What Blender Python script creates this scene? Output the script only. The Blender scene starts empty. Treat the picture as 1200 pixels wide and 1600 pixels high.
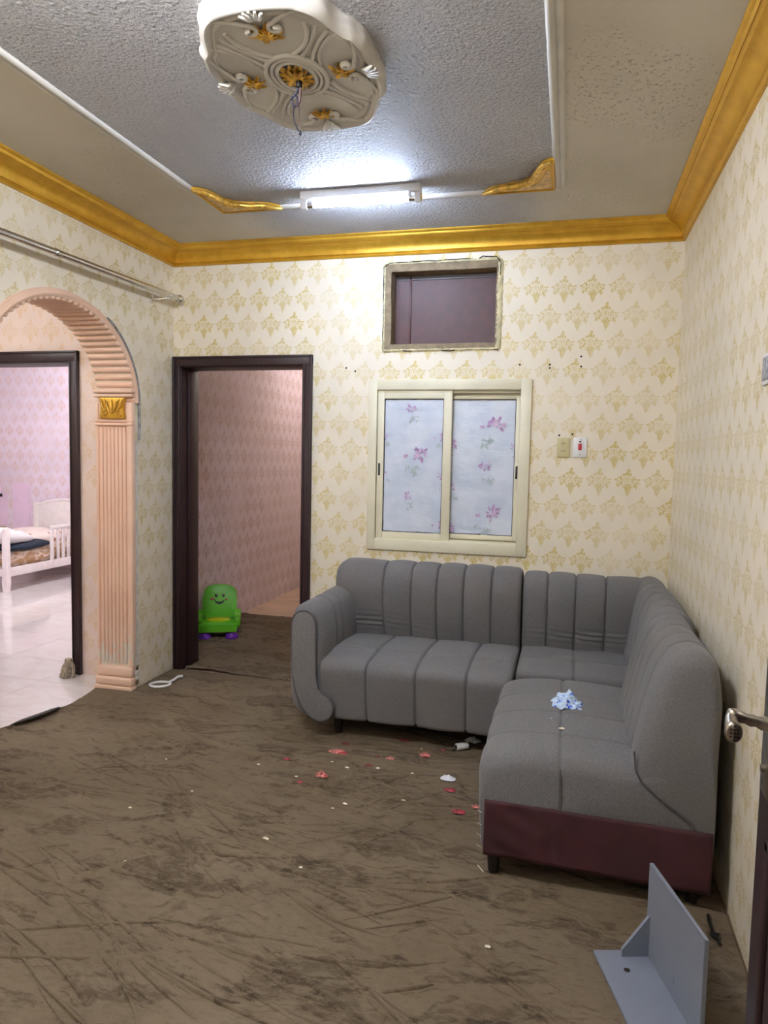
import bpy, bmesh, math, random
import numpy as np
from mathutils import Vector, Matrix, noise as mnoise

random.seed(7)
rng = np.random.default_rng(7)
scene = bpy.context.scene
COL = scene.collection
PI = math.pi

# ------------------------------------------------------------------ camera
CAM_YAW, CAM_PITCH, CAM_ROLL, CAM_H, CAM_F = 0.2520, -0.0768, 0.0211, 1.4685, 1114.41
_f = Vector((-math.sin(CAM_YAW)*math.cos(CAM_PITCH), math.cos(CAM_YAW)*math.cos(CAM_PITCH), math.sin(CAM_PITCH)))
_r0 = Vector((math.cos(CAM_YAW), math.sin(CAM_YAW), 0)); _u0 = _r0.cross(_f)
_c, _s = math.cos(CAM_ROLL), math.sin(CAM_ROLL)
_r = _r0*_c + _u0*_s; _u = _u0*_c - _r0*_s
cam_data = bpy.data.cameras.new('camera')
cam_data.sensor_fit = 'HORIZONTAL'; cam_data.sensor_width = 36.0
cam_data.lens = 36.0*CAM_F/1200.0
cam_data.clip_start = 0.02
cam = bpy.data.objects.new('camera', cam_data)
cam.matrix_world = Matrix(((_r.x, _u.x, -_f.x, 0), (_r.y, _u.y, -_f.y, 0), (_r.z, _u.z, -_f.z, CAM_H), (0, 0, 0, 1)))
COL.objects.link(cam)
scene.camera = cam

# ------------------------------------------------------------------ world, exposure, lamp strengths
world = bpy.data.worlds.new('world'); scene.world = world
world.use_nodes = True
world.node_tree.nodes['Background'].inputs[0].default_value = (0.75, 0.78, 0.85, 1)
world.node_tree.nodes['Background'].inputs[1].default_value = 0.02
scene.view_settings.view_transform = 'Standard'
scene.view_settings.look = 'None'
scene.view_settings.gamma = 1.0
scene.view_settings.use_curve_mapping = False
scene.view_settings.exposure = 2.72
scene.cycles.max_bounces = 8
scene.cycles.diffuse_bounces = 5
scene.cycles.sample_clamp_indirect = 6.0
scene.cycles.use_denoising = True
scene.cycles.caustics_reflective = False
scene.cycles.caustics_refractive = False
TUBE_MAIN = 32.0      # tube on the ceiling in view
FILL_FRONT = 124.0      # added fill tube, out of view, to even the light on the walls
TUBE_BED = 60.0       # bedroom
TUBE_CORR = 30.0       # corridor behind the back door
FILL_ENTRY = 8.0       # added frontal fill, unseen, in the lobby behind the camera
TUBE_HALL = 38.0       # small hall behind the arch
C_MAIN = (0.62, 0.76, 1.0)
C_FRONT = (0.92, 0.95, 1.0)
C_BED = (0.90, 0.95, 1.0)
C_CORR = (1.0, 0.90, 0.88)

# ------------------------------------------------------------------ main dimensions
D, XL, XR, H = 4.254, -2.546, 0.563, 2.785
YF = 0.45                       # inner face of the front wall
XH = -2.79                      # hall side of the left wall

# ------------------------------------------------------------------ helpers
def lin(c):
    def f(v):
        v /= 255.0
        return v/12.92 if v <= 0.04045 else ((v+0.055)/1.055)**2.4
    return (f(c[0]), f(c[1]), f(c[2]), 1.0)

WORLD = {}
def _link(o, parent=None, loc=(0, 0, 0)):
    COL.objects.link(o)
    loc = Vector(loc)
    o.location = loc
    if parent is not None:
        o.parent = parent
        o.matrix_parent_inverse = Matrix.Translation(-WORLD[parent.name])
    WORLD[o.name] = loc.copy()
    return o

def mesh(name, verts, faces, mats, parent=None, smooth=False, fm=None, loc=(0, 0, 0)):
    me = bpy.data.meshes.new(name)
    lv = Vector(loc)
    if isinstance(verts, np.ndarray):
        vv = verts - np.array(loc)
        me.from_pydata(vv.tolist(), [], faces)
    else:
        me.from_pydata([(Vector(v)-lv)[:] for v in verts], [], faces)
    if not isinstance(mats, (list, tuple)): mats = [mats]
    for m in mats: me.materials.append(m)
    if fm is not None: me.polygons.foreach_set('material_index', fm)
    if smooth: me.polygons.foreach_set('use_smooth', [True]*len(me.polygons))
    me.update()
    return _link(bpy.data.objects.new(name, me), parent, loc)

def from_bm(name, bm, mats, parent=None, smooth=False, loc=(0, 0, 0)):
    bmesh.ops.recalc_face_normals(bm, faces=bm.faces)
    me = bpy.data.meshes.new(name)
    bmesh.ops.translate(bm, verts=bm.verts, vec=-Vector(loc))
    bm.to_mesh(me); bm.free()
    if not isinstance(mats, (list, tuple)): mats = [mats]
    for m in mats: me.materials.append(m)
    if smooth: me.polygons.foreach_set('use_smooth', [True]*len(me.polygons))
    return _link(bpy.data.objects.new(name, me), parent, loc)

def autosmooth(o, ang=40):
    me = o.data
    me.polygons.foreach_set('use_smooth', [True]*len(me.polygons))
    bm = bmesh.new(); bm.from_mesh(me)
    for e in bm.edges:
        if len(e.link_faces) == 2 and e.calc_face_angle(0) > math.radians(ang): e.smooth = False
    bm.to_mesh(me); bm.free()
    return o

def thing(name, label, cat, loc=(0, 0, 0), group=None):
    o = bpy.data.objects.new(name, None); o.empty_display_size = 0.05
    _link(o, None, loc)
    return tag(o, label, cat, group)

def tag(o, label, cat, group=None):
    o['label'] = label; o['category'] = cat
    if group: o['group'] = group
    return o

def struct(o, label=None):
    o['kind'] = 'structure'
    if label: o['label'] = label
    return o

def bm_box(bm, x0, x1, y0, y1, z0, z1, bevel=0.0, seg=2):
    vs = [bm.verts.new(p) for p in ((x0,y0,z0),(x1,y0,z0),(x1,y1,z0),(x0,y1,z0),(x0,y0,z1),(x1,y0,z1),(x1,y1,z1),(x0,y1,z1))]
    fs = [bm.faces.new([vs[i] for i in q]) for q in ((0,3,2,1),(4,5,6,7),(0,1,5,4),(1,2,6,5),(2,3,7,6),(3,0,4,7))]
    if bevel > 0:
        es = list({e for f in fs for e in f.edges})
        bmesh.ops.bevel(bm, geom=es, offset=bevel, segments=seg, affect='EDGES', profile=0.5)

def box(name, x0, x1, y0, y1, z0, z1, mat, parent=None, bevel=0.0, seg=2, loc=(0, 0, 0)):
    bm = bmesh.new()
    bm_box(bm, min(x0,x1), max(x0,x1), min(y0,y1), max(y0,y1), min(z0,z1), max(z0,z1), bevel, seg)
    o = from_bm(name, bm, mat, parent, loc=loc)
    return autosmooth(o, 50) if bevel else o

def bm_tube(bm, pts, r, seg=8, closed=False, flat=1.0, cap=True):
    pts = [Vector(p) for p in pts]; n = len(pts)
    rs = r if isinstance(r, (list, tuple)) else [r]*n
    rings = []; prevn = None
    for i, p in enumerate(pts):
        if closed: t = pts[(i+1) % n]-pts[i-1]
        else: t = pts[min(i+1, n-1)]-pts[max(i-1, 0)]
        if t.length < 1e-9: t = Vector((0, 0, 1))
        t.normalize()
        if prevn is None:
            a = Vector((0, 0, 1)) if abs(t.z) < 0.9 else Vector((1, 0, 0))
            nrm = t.cross(a).normalized()
        else:
            nrm = prevn - t*prevn.dot(t)
            nrm = nrm.normalized() if nrm.length > 1e-6 else t.orthogonal().normalized()
        prevn = nrm; b = t.cross(nrm)
        rings.append([bm.verts.new(p + nrm*(rs[i]*math.cos(2*PI*k/seg)) + b*(rs[i]*flat*math.sin(2*PI*k/seg))) for k in range(seg)])
    m = n if closed else n-1
    for i in range(m):
        A, B = rings[i], rings[(i+1) % n]
        for k in range(seg):
            bm.faces.new((A[k], A[(k+1) % seg], B[(k+1) % seg], B[k]))
    if not closed and cap:
        bm.faces.new(rings[0][::-1]); bm.faces.new(rings[-1])

def tube(name, pts, r, mat, parent=None, seg=8, closed=False, flat=1.0, loc=(0, 0, 0)):
    bm = bmesh.new(); bm_tube(bm, pts, r, seg, closed, flat)
    return autosmooth(from_bm(name, bm, mat, parent, loc=loc), 60)

def bm_lathe(bm, prof, c, seg=20, axis='z', sx=1.0, sy=1.0):
    c = Vector(c); rings = []
    for (r, h) in prof:
        ring = []
        for k in range(seg):
            a = 2*PI*k/seg; u, v = r*math.cos(a)*sx, r*math.sin(a)*sy
            p = {'z': (u, v, h), 'y': (u, h, v), 'x': (h, u, v)}[axis]
            ring.append(bm.verts.new(c+Vector(p)))
        rings.append(ring)
    for A, B in zip(rings, rings[1:]):
        for k in range(seg): bm.faces.new((A[k], A[(k+1) % seg], B[(k+1) % seg], B[k]))
    bm.faces.new(rings[0][::-1]); bm.faces.new(rings[-1])

def lathe(name, prof, c, mat, parent=None, seg=20, axis='z', sx=1.0, sy=1.0, loc=(0, 0, 0)):
    bm = bmesh.new(); bm_lathe(bm, prof, c, seg, axis, sx, sy)
    return autosmooth(from_bm(name, bm, mat, parent, loc=loc), 50)

def prism(name, pts, d0, d1, plane, mat, parent=None, bevel=0.0, seg=2, loc=(0, 0, 0)):
    bm = bmesh.new()
    def P(a, b, d): return {'xz': (a, d, b), 'xy': (a, b, d), 'yz': (d, a, b)}[plane]
    A = [bm.verts.new(P(a, b, d0)) for a, b in pts]; B = [bm.verts.new(P(a, b, d1)) for a, b in pts]
    n = len(pts)
    f0 = bm.faces.new(A); f1 = bm.faces.new(B[::-1])
    for i in range(n): bm.faces.new((A[i], B[i], B[(i+1) % n], A[(i+1) % n]))
    if bevel:
        bmesh.ops.bevel(bm, geom=list(f0.edges)+list(f1.edges), offset=bevel, segments=seg, affect='EDGES', profile=0.5)
    o = from_bm(name, bm, mat, parent, loc=loc)
    return autosmooth(o, 35)

def copy_tree(o, delta, parent=None):
    c = o.copy(); COL.objects.link(c); c.parent = parent
    if parent is None: c.location = o.location + Vector(delta)
    for ch in list(o.children): copy_tree(ch, delta, c)
    return c

def rounded(pts, rad, seg=6):
    """closed polygon with rounded corners; rad is a number or one per corner"""
    n = len(pts); out = []
    for i in range(n):
        p = Vector(pts[i]); a = Vector(pts[i-1]); b = Vector(pts[(i+1) % n])
        r = rad[i] if isinstance(rad, (list, tuple)) else rad
        da, db = (a-p), (b-p)
        r = min(r, da.length*0.49, db.length*0.49)
        if r < 1e-4: out.append((p.x, p.y)); continue
        s = p+da.normalized()*r; e = p+db.normalized()*r
        for k in range(seg+1):
            t = k/seg
            q = s*(1-t)**2 + p*2*t*(1-t) + e*t*t
            out.append((q.x, q.y))
    return out

def resample(pts, step):
    out = []; n = len(pts)
    for i in range(n):
        a = Vector(pts[i]); b = Vector(pts[(i+1) % n]); L = (b-a).length
        k = max(1, int(math.ceil(L/step)))
        for j in range(k): 
            q = a.lerp(b, j/k); out.append((q.x, q.y))
    return out

def sweep(name, prof, t0, t1, seams, axis, mat, parent, cross=(), end0=0.0, end1=0.0, groove=0.011, puff=0.008, step=0.022, wob=0.004, wmask=None, wrinkle=None, endw=None):
    """upholstery: closed profile swept along an axis, with sewn channels, rounded ends, soft folds"""
    prof = resample(prof, step)
    for (k, a0, lo) in cross:
        new = []
        for i in range(len(prof)):
            p, q = prof[i], prof[(i+1) % len(prof)]
            new.append(p)
            if min(p[1], q[1]) > lo-.01 and abs(q[k]-p[k]) > 1e-6:
                fr = sorted((v-p[k])/(q[k]-p[k]) for v in (a0-.014, a0-.007, a0-.003, a0, a0+.003, a0+.007, a0+.014))
                new += [(p[0]+(q[0]-p[0])*f, p[1]+(q[1]-p[1])*f) for f in fr if .01 < f < .99]
        prof = new
    P = np.array(prof); n = len(P)
    nx = np.roll(P, -1, 0)-np.roll(P, 1, 0)
    area = 0.5*np.sum(P[:, 0]*np.roll(P[:, 1], -1)-np.roll(P[:, 0], -1)*P[:, 1])
    N = np.stack([nx[:, 1], -nx[:, 0]], 1); N /= np.linalg.norm(N, axis=1)[:, None]+1e-9
    if area < 0: N = -N
    ts = list(np.arange(t0, t1, 0.03))+[t1]
    for s in seams: ts += [s-.018, s-.011, s-.006, s-.003, s, s+.003, s+.006, s+.011, s+.018]
    for e, s, sg in ((end0, t0, 1), (end1, t1, -1)):
        if e: ts += [s+sg*e*(1-math.cos(k*PI/14)) for k in range(8)]
    ts = sorted({round(float(t), 4) for t in ts if t0 <= t <= t1})
    edges = [t0]+sorted(seams)+[t1]
    V = []; 
    for t in ts:
        ins = np.zeros(n)
        g = sum(groove*math.exp(-((t-s)/0.0055)**2) for s in seams)
        for a, b in zip(edges, edges[1:]):
            if a <= t <= b: pf = puff*abs(math.sin(PI*(t-a)/(b-a)))**0.6 if b > a else 0
        w = np.ones(n) if wmask is None else np.array([wmask(*p) for p in prof])
        ins += (g-pf)*w
        for (k, a0, lo) in cross:                     # cross seams: profile coordinate k at a0, above lo
            d = P[:, k]-a0
            ins += np.where(P[:, 1] > lo, groove*0.8*np.exp(-(d/0.008)**2), 0)
        re = 0.0
        if end0 and t-t0 < end0: re += end0-math.sqrt(max(0, end0**2-(end0-(t-t0))**2))
        if end1 and t1-t < end1: re += end1-math.sqrt(max(0, end1**2-(end1-(t1-t))**2))
        ew = np.ones(n) if endw is None else np.array([endw(*p) for p in prof])
        ins += re*ew
        for i in range(n):
            a, b = P[i]
            q = (t*5.0, a*5.0, b*5.0)
            ins[i] -= wob*mnoise.noise(Vector(q))
            if wrinkle: ins[i] -= wrinkle(t, a, b)
        Q = P - N*ins[:, None]
        for i in range(n):
            a, b = Q[i]
            V.append((t, a, b) if axis == 'x' else (a, t, b))
    m = len(ts); F = []
    for j in range(m-1):
        for i in range(n):
            i2 = (i+1) % n
            F.append((j*n+i, j*n+i2, (j+1)*n+i2, (j+1)*n+i))
    F.append(tuple(range(n))[::-1]); F.append(tuple((m-1)*n+i for i in range(n)))
    bm = bmesh.new()
    bv = [bm.verts.new(v) for v in V]
    for f in F: bm.faces.new([bv[i] for i in f])
    return autosmooth(from_bm(name, bm, mat, parent), 60)

# ------------------------------------------------------------------ node helpers
class NB:
    def __init__(s, name, base=(200, 200, 200), rough=0.6, metallic=0.0, spec=0.5, sheen=0.0):
        s.m = bpy.data.materials.new(name); s.m.use_nodes = True
        s.nt = s.m.node_tree; s.b = s.nt.nodes['Principled BSDF']
        s.b.inputs['Base Color'].default_value = lin(base)
        s.b.inputs['Roughness'].default_value = rough
        s.b.inputs['Metallic'].default_value = metallic
        s.b.inputs['Specular IOR Level'].default_value = spec
        if sheen:
            s.b.inputs['Sheen Weight'].default_value = sheen
            s.b.inputs['Sheen Roughness'].default_value = 0.5
    def node(s, t, **kw):
        n = s.nt.nodes.new(t)
        for k, v in kw.items(): setattr(n, k, v)
        return n
    def put(s, sock, v):
        if isinstance(v, bpy.types.NodeSocket): s.nt.links.new(v, sock)
        elif v is not None: sock.default_value = v
    def math(s, op, a, b=None, c=None, clamp=False):
        n = s.node('ShaderNodeMath', operation=op, use_clamp=clamp)
        for i, v in enumerate((a, b, c)):
            if v is not None: s.put(n.inputs[i], v)
        return n.outputs[0]
    def vmath(s, op, a, b=None, c=None, out=0):
        n = s.node('ShaderNodeVectorMath', operation=op)
        for i, v in enumerate((a, b, c)):
            if v is not None: s.put(n.inputs[i], v)
        return n.outputs[out]
    def coord(s, which='Object'): return s.node('ShaderNodeTexCoord').outputs[which]
    def scale(s, v, sc): return s.vmath('MULTIPLY', v, sc)
    def sep(s, v):
        n = s.node('ShaderNodeSeparateXYZ'); s.put(n.inputs[0], v); return n.outputs
    def comb(s, x, y, z=0.0):
        n = s.node('ShaderNodeCombineXYZ')
        for i, v in enumerate((x, y, z)): s.put(n.inputs[i], v)
        return n.outputs[0]
    def noise(s, v, scale, detail=3.0, rough=0.5, dist=0.0, col=False):
        n = s.node('ShaderNodeTexNoise'); s.put(n.inputs['Vector'], v)
        n.inputs['Scale'].default_value = scale; n.inputs['Detail'].default_value = detail
        n.inputs['Roughness'].default_value = rough; n.inputs['Distortion'].default_value = dist
        return n.outputs[1 if col else 0]
    def voronoi(s, v, scale, feature='F1'):
        n = s.node('ShaderNodeTexVoronoi', feature=feature); s.put(n.inputs['Vector'], v)
        n.inputs['Scale'].default_value = scale
        return n.outputs[0]
    def ramp(s, v, a, b):      # smoothstep a..b -> 0..1
        n = s.node('ShaderNodeMapRange', interpolation_type='SMOOTHSTEP')
        s.put(n.inputs[0], v); n.inputs[1].default_value = a; n.inputs[2].default_value = b
        return n.outputs[0]
    def mix(s, fac, a, b):
        n = s.node('ShaderNodeMix', data_type='RGBA')
        s.put(n.inputs[0], fac); s.put(n.inputs[6], a); s.put(n.inputs[7], b)
        return n.outputs[2]
    def bump(s, h, strength=0.3, dist=0.01):
        n = s.node('ShaderNodeBump'); s.put(n.inputs['Height'], h)
        n.inputs['Strength'].default_value = strength; n.inputs['Distance'].default_value = dist
        s.nt.links.new(n.outputs[0], s.b.inputs['Normal']); return n
    def color(s, c): s.put(s.b.inputs['Base Color'], c)
    def rough(s, v): s.put(s.b.inputs['Roughness'], v)

def plain(name, base, rough=0.6, metallic=0.0, var=0.06, nscale=14.0, bump=0.0, bscale=60.0, spec=0.5, sheen=0.0):
    b = NB(name, base, rough, metallic, spec, sheen)
    co = b.coord()
    n = b.noise(co, nscale, 4.0, 0.6)
    c0 = [max(0, v*(1-var)) for v in base]; c1 = [min(255, v*(1+var)) for v in base]
    b.color(b.mix(b.ramp(n, 0.3, 0.7), lin(c0), lin(c1)))
    if bump: b.bump(b.noise(co, bscale, 3.0, 0.6), bump, 0.004)
    return b.m

def wallpaper(name, axis, base, gold, strength=0.85, off=(0.0, 0.0), fade_lo=0.25, dirt=None):
    b = NB(name, base, 0.62)
    co = b.coord(); x, y, z = b.sep(co)
    u = x if axis == 'x' else y
    U = b.math('MULTIPLY_ADD', u, 1/0.156, off[0]); Vv = b.math('MULTIPLY_ADD', z, 1/0.155, off[1])
    row = b.math('FLOOR', Vv)
    odd = b.math('MULTIPLY', b.math('FRACT', b.math('MULTIPLY', row, 0.5)), 1.0)   # 0 or .5
    UU = b.math('ADD', U, odd)
    lu = b.math('SUBTRACT', b.math('FRACT', UU), 0.5); lv = b.math('SUBTRACT', b.math('FRACT', Vv), 0.5)
    cid = b.comb(b.math('FLOOR', UU), row, 0.3)
    p = b.scale(b.comb(lu, lv, 0.0), (0.92, 0.95, 1.0))
    # ragged leaf edges: the same wobble in every repeat
    wob = b.noise(p, 9.0, 3.0, 0.6, col=True)
    wob = b.vmath('SUBTRACT', wob, (0.5, 0.5, 0.5))
    pw = b.vmath('MULTIPLY_ADD', wob, (0.11, 0.11, 0.0), p)
    blobs = [(0.03, .41, .040, .085), (0.0, .31, .085, .08), (.09, .27, .06, .07), (-.09, .25, .07, .06), (-.01, .10, .15, .15), (-.17, .15, .10, .09), (.17, .14, .09, .09),
             (-.27, .05, .095, .10), (.26, .03, .10, .09), (-.29, -.09, .045, .07), (.29, -.13, .035, .11), (-.13, -.04, .11, .09), (.14, -.05, .11, .09),
             (-.37, .11, .035, .035), (.37, .10, .045, .030), (.01, -.13, .14, .13), (.36, -.02, .035, .045), (-.20, .02, .08, .08), (.22, -.10, .05, .07)]
    acc = None
    for cx, cy, rx, ry in blobs:
        d = b.vmath('LENGTH', b.vmath('MULTIPLY_ADD', pw, (1/rx, 1/ry, 0), (-cx/rx, -cy/ry, 0)), out=1)
        acc = d if acc is None else b.math('MINIMUM', acc, d)
    m1 = b.math('SUBTRACT', 1.0, b.ramp(acc, 0.92, 1.12))
    # stem wedge running to a point
    sw = b.sep(pw)
    half = b.math('MULTIPLY', b.math('ADD', sw[1], 0.50), 0.40)
    wd = b.math('SUBTRACT', b.math('ABSOLUTE', b.math('SUBTRACT', sw[0], 0.02)), half)
    m2 = b.math('MULTIPLY', b.math('SUBTRACT', 1.0, b.ramp(wd, -0.015, 0.02)), b.math('SUBTRACT', 1.0, b.ramp(sw[1], -0.12, -0.05)))
    m = b.math('MAXIMUM', m1, m2)
    # light rings and veins left blank inside the bouquet
    ring = None
    for cx, cy, r in ((-.01, .09, .06), (-.27, .05, .055), (.25, .03, .05), (-.14, .19, .04), (.13, .19, .04), (-.01, .09, .125), (.14, -.07, .045), (-.13, -.06, .045)):
        d = b.vmath('DISTANCE', pw, (cx, cy, 0), out=1)
        d = b.math('ABSOLUTE', b.math('SUBTRACT', d, r))
        ring = d if ring is None else b.math('MINIMUM', ring, d)
    rm = b.math('SUBTRACT', 1.0, b.ramp(ring, 0.010, 0.026))
    m = b.math('MULTIPLY', m, b.math('MULTIPLY_ADD', rm, -0.92, 1.0))
    speck = b.ramp(b.noise(p, 22.0, 2.0, 0.5), 0.40, 0.50)
    m = b.math('MULTIPLY', m, b.math('MULTIPLY_ADD', speck, 0.68, 0.32))
    # worn print: broad fading and one strength per repeat
    wn = b.node('ShaderNodeTexWhiteNoise', noise_dimensions='3D'); b.put(wn.inputs['Vector'], cid)
    f1 = b.math('MULTIPLY_ADD', wn.outputs[0], 0.35, 0.65)
    f2 = b.math('MULTIPLY_ADD', b.ramp(b.noise(co, 1.9, 3.0, 0.6), 0.34, 0.56), 1-fade_lo, fade_lo)
    m = b.math('MULTIPLY', b.math('MULTIPLY', m, f1), b.math('MULTIPLY', f2, strength))
    bl = [max(0, v*0.955) for v in base]
    paper = b.mix(b.ramp(b.noise(co, 1.3, 4.0, 0.65), 0.35, 0.65), lin(base), lin(bl))
    if dirt:
        paper = b.mix(b.math('MULTIPLY', b.ramp(b.noise(co, 5.0, 5.0, 0.7), 0.55, 0.75), 0.5), paper, lin(dirt))
    b.color(b.mix(m, paper, lin(gold)))
    b.rough(b.math('MULTIPLY_ADD', m, -0.18, 0.62))
    b.bump(b.math('ADD', b.math('MULTIPLY', m, 0.6), b.math('MULTIPLY', b.noise(co, 90.0, 3.0, 0.6), 0.35)), 0.18, 0.003)
    return b.m

# ------------------------------------------------------------------ materials
M = {}
CREAM = (240, 230, 212); GOLDP = (208, 186, 100)
M['wp_back'] = wallpaper('wallpaper_back', 'x', CREAM, GOLDP, 0.95, (0.936, 0.765), 0.45)
M['wp_side'] = wallpaper('wallpaper_side', 'y', CREAM, (204, 184, 112), 0.85, (0.15, 0.47), 0.5)
M['wp_hall'] = wallpaper('wallpaper_hall', 'x', (236, 215, 206), (218, 184, 134), 0.7, (0.4, 0.1), 0.15)
M['wp_bed'] = wallpaper('wallpaper_bedroom', 'x', (243, 228, 243), (224, 190, 186), 0.85, (0.1, 0.5), 0.5)
M['wp_corr'] = wallpaper('wallpaper_corridor', 'y', (226, 210, 218), (180, 150, 138), 0.85, (0.6, 0.2), 0.35)
M['wall_plain'] = plain('painted_plaster', (226, 216, 200), 0.7, var=0.03, nscale=3, bump=0.1)
M['pink_bare'] = plain('bare_pink_paper', (242, 216, 240), 0.7, var=0.02, nscale=5)

def make_ceiling_mats():
    b = NB('ceiling_paint', (196, 194, 196), 0.55, spec=0.12)
    co = b.coord(); x, y, z = b.sep(co)
    v = b.voronoi(b.vmath('MULTIPLY_ADD', b.noise(co, 60.0, 2.0, 0.5, col=True), (0.012, 0.012, 0.012), co), 50.0)
    n = b.noise(co, 80.0, 4.0, 0.65)
    hgt = b.math('ADD', b.math('MULTIPLY', b.ramp(v, 0.55, 0.10), 0.7), b.math('MULTIPLY', b.ramp(n, 0.40, 0.62), 0.6))
    d = b.math('SUBTRACT', 0.8825, b.math('ABSOLUTE', b.math('ADD', x, 0.9925)))       # inside the panel width
    beyond = b.ramp(y, 3.60, 3.64)
    soft = b.ramp(b.math('ADD', d, b.math('MULTIPLY', b.math('SUBTRACT', b.noise(co, 4.0, 3.0), 0.5), 0.5)), -0.05, 0.35)
    hard = b.ramp(d, -0.002, 0.002)
    m = b.math('ADD', b.math('MULTIPLY', hard, b.math('SUBTRACT', 1.0, beyond)), b.math('MULTIPLY', soft, beyond))
    tex = b.mix(b.ramp(b.noise(co, 2.0, 3.0), 0.3, 0.7), lin((212, 210, 215)), lin((222, 220, 223)))
    smo = b.mix(b.ramp(b.noise(co, 1.5, 3.0), 0.3, 0.7), lin((202, 195, 182)), lin((214, 207, 196)))
    b.color(b.mix(m, smo, tex))
    sp = b.math('MULTIPLY', b.ramp(n, 0.60, 0.70), b.ramp(b.noise(co, 1.7, 2.0), 0.45, 0.6))
    sh = b.math('ADD', b.math('MULTIPLY', sp, 0.35), b.math('MULTIPLY', b.noise(co, 25.0, 3.0), 0.1))
    b.bump(b.math('ADD', b.math('MULTIPLY', hgt, m), b.math('MULTIPLY', sh, b.math('SUBTRACT', 1.0, m))), 1.0, 0.012)
    M['ceil'] = b.m
make_ceiling_mats()
M['plaster'] = plain('white_plaster', (208, 204, 198), 0.42, var=0.03, nscale=6, bump=0.06, bscale=40)

def make_gold():
    b = NB('gold_paint', (200, 150, 40), 0.36, 0.5)
    co = b.coord()
    n = b.noise(co, 9.0, 5.0, 0.7)
    b.color(b.mix(b.ramp(n, 0.3, 0.72), lin((204, 154, 44)), lin((224, 176, 62))))
    b.rough(b.math('MULTIPLY_ADD', n, 0.25, 0.28))
    b.bump(b.noise(co, 55.0, 3.0, 0.6), 0.12, 0.004)
    M['gold'] = b.m
make_gold()
M['gold_bright'] = plain('gold_leaf', (226, 180, 84), 0.3, 0.55, var=0.14, nscale=40)

def make_carpet(name, base, dark, light):
    b = NB(name, base, 0.95, spec=0.15, sheen=0.0)
    co = b.coord()
    wob = b.vmath('MULTIPLY_ADD', b.noise(co, 2.2, 3.0, 0.6, col=True), (0.35, 0.35, 0.0), co)
    n1 = b.noise(b.scale(wob, (1.0, 1.9, 1.0)), 2.6, 5.0, 0.62, 0.6)
    n2 = b.noise(b.scale(wob, (0.8, 3.4, 1.0)), 6.0, 4.0, 0.6, 0.9)
    n3 = b.noise(b.scale(co, (1.0, 2.4, 1.0)), 24.0, 4.0, 0.7, 0.4)
    grain = b.noise(co, 420.0, 2.0, 0.6)
    d1 = b.ramp(n1, 0.53, 0.60); d2 = b.ramp(n2, 0.55, 0.62)
    dd = b.math('MINIMUM', b.math('ADD', b.math('MULTIPLY', d1, 0.6), b.math('MULTIPLY', d2, 0.65)), 1.0)
    dd = b.math('MULTIPLY', dd, b.math('MULTIPLY_ADD', b.ramp(n3, 0.38, 0.55), 0.7, 0.3))
    c = b.mix(b.ramp(b.noise(co, 1.6, 4.0, 0.6), 0.3, 0.7), lin(base), lin(light))
    c = b.mix(b.math('MULTIPLY', b.ramp(n3, 0.45, 0.7), 0.25), c, lin(dark))
    c = b.mix(b.math('MULTIPLY', dd, 0.85), c, lin(dark))
    c = b.mix(b.math('MULTIPLY', b.ramp(grain, 0.35, 0.7), 0.18), c, lin([v*1.35 for v in light]))
    b.color(c)
    b.bump(b.math('ADD', b.math('MULTIPLY', grain, 0.25), b.math('ADD', b.math('MULTIPLY', n2, 1.2), b.math('MULTIPLY', n3, 0.5))), 0.5, 0.012)
    return b.m
M['carpet'] = make_carpet('brown_plush_carpet', (108, 94, 77), (54, 43, 33), (122, 108, 90))
M['carpet_under'] = plain('carpet_backing', (60, 56, 54), 0.95)

def make_fabric():
    b = NB('grey_upholstery', (112, 111, 113), 0.92, spec=0.2, sheen=0.15)
    co = b.coord()
    w1 = b.noise(b.scale(co, (1.0, 1.0, 5.0)), 160.0, 2.0, 0.6); w2 = b.noise(b.scale(co, (5.0, 5.0, 1.0)), 160.0, 2.0, 0.6)
    w = b.math('ADD', w1, w2)
    c = b.mix(b.ramp(w, 0.75, 1.25), lin((98, 97, 100)), lin((126, 124, 126)))
    c = b.mix(b.math('MULTIPLY', b.ramp(b.noise(co, 3.0, 4.0, 0.65), 0.45, 0.72), 0.22), c, lin((122, 112, 100)))
    b.color(c)
    b.bump(w, 0.25, 0.002)
    M['fabric'] = b.m
make_fabric()
M['piping'] = plain('grey_piping', (84, 83, 86), 0.9)
M['maroon'] = plain('maroon_lining', (64, 28, 35), 0.75, var=0.10, nscale=7, bump=0.15, bscale=12)
M['black_wood'] = plain('black_stained_wood', (26, 20, 22), 0.5)

def make_wood(name, base, dark, rough=0.42):
    b = NB(name, base, rough)
    co = b.coord()
    n = b.noise(b.scale(co, (30.0, 30.0, 1.6)), 3.0, 4.0, 0.6)
    b.color(b.mix(b.ramp(n, 0.3, 0.7), lin(dark), lin(base)))
    b.bump(n, 0.08, 0.002)
    return b.m
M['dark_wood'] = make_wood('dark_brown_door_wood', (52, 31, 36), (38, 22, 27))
M['red_wood'] = plain('reddish_brown_board', (74, 36, 37), 0.5, var=0.07, nscale=20)
M['raw_wood'] = plain('weathered_timber', (138, 122, 98), 0.85, var=0.10, nscale=25, bump=0.4, bscale=70)
M['mortar'] = plain('broken_mortar', (206, 196, 160), 0.95, var=0.12, nscale=22, bump=0.7, bscale=60)
M['dark_gap'] = plain('dark_gap', (46, 38, 34), 0.9)

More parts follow.
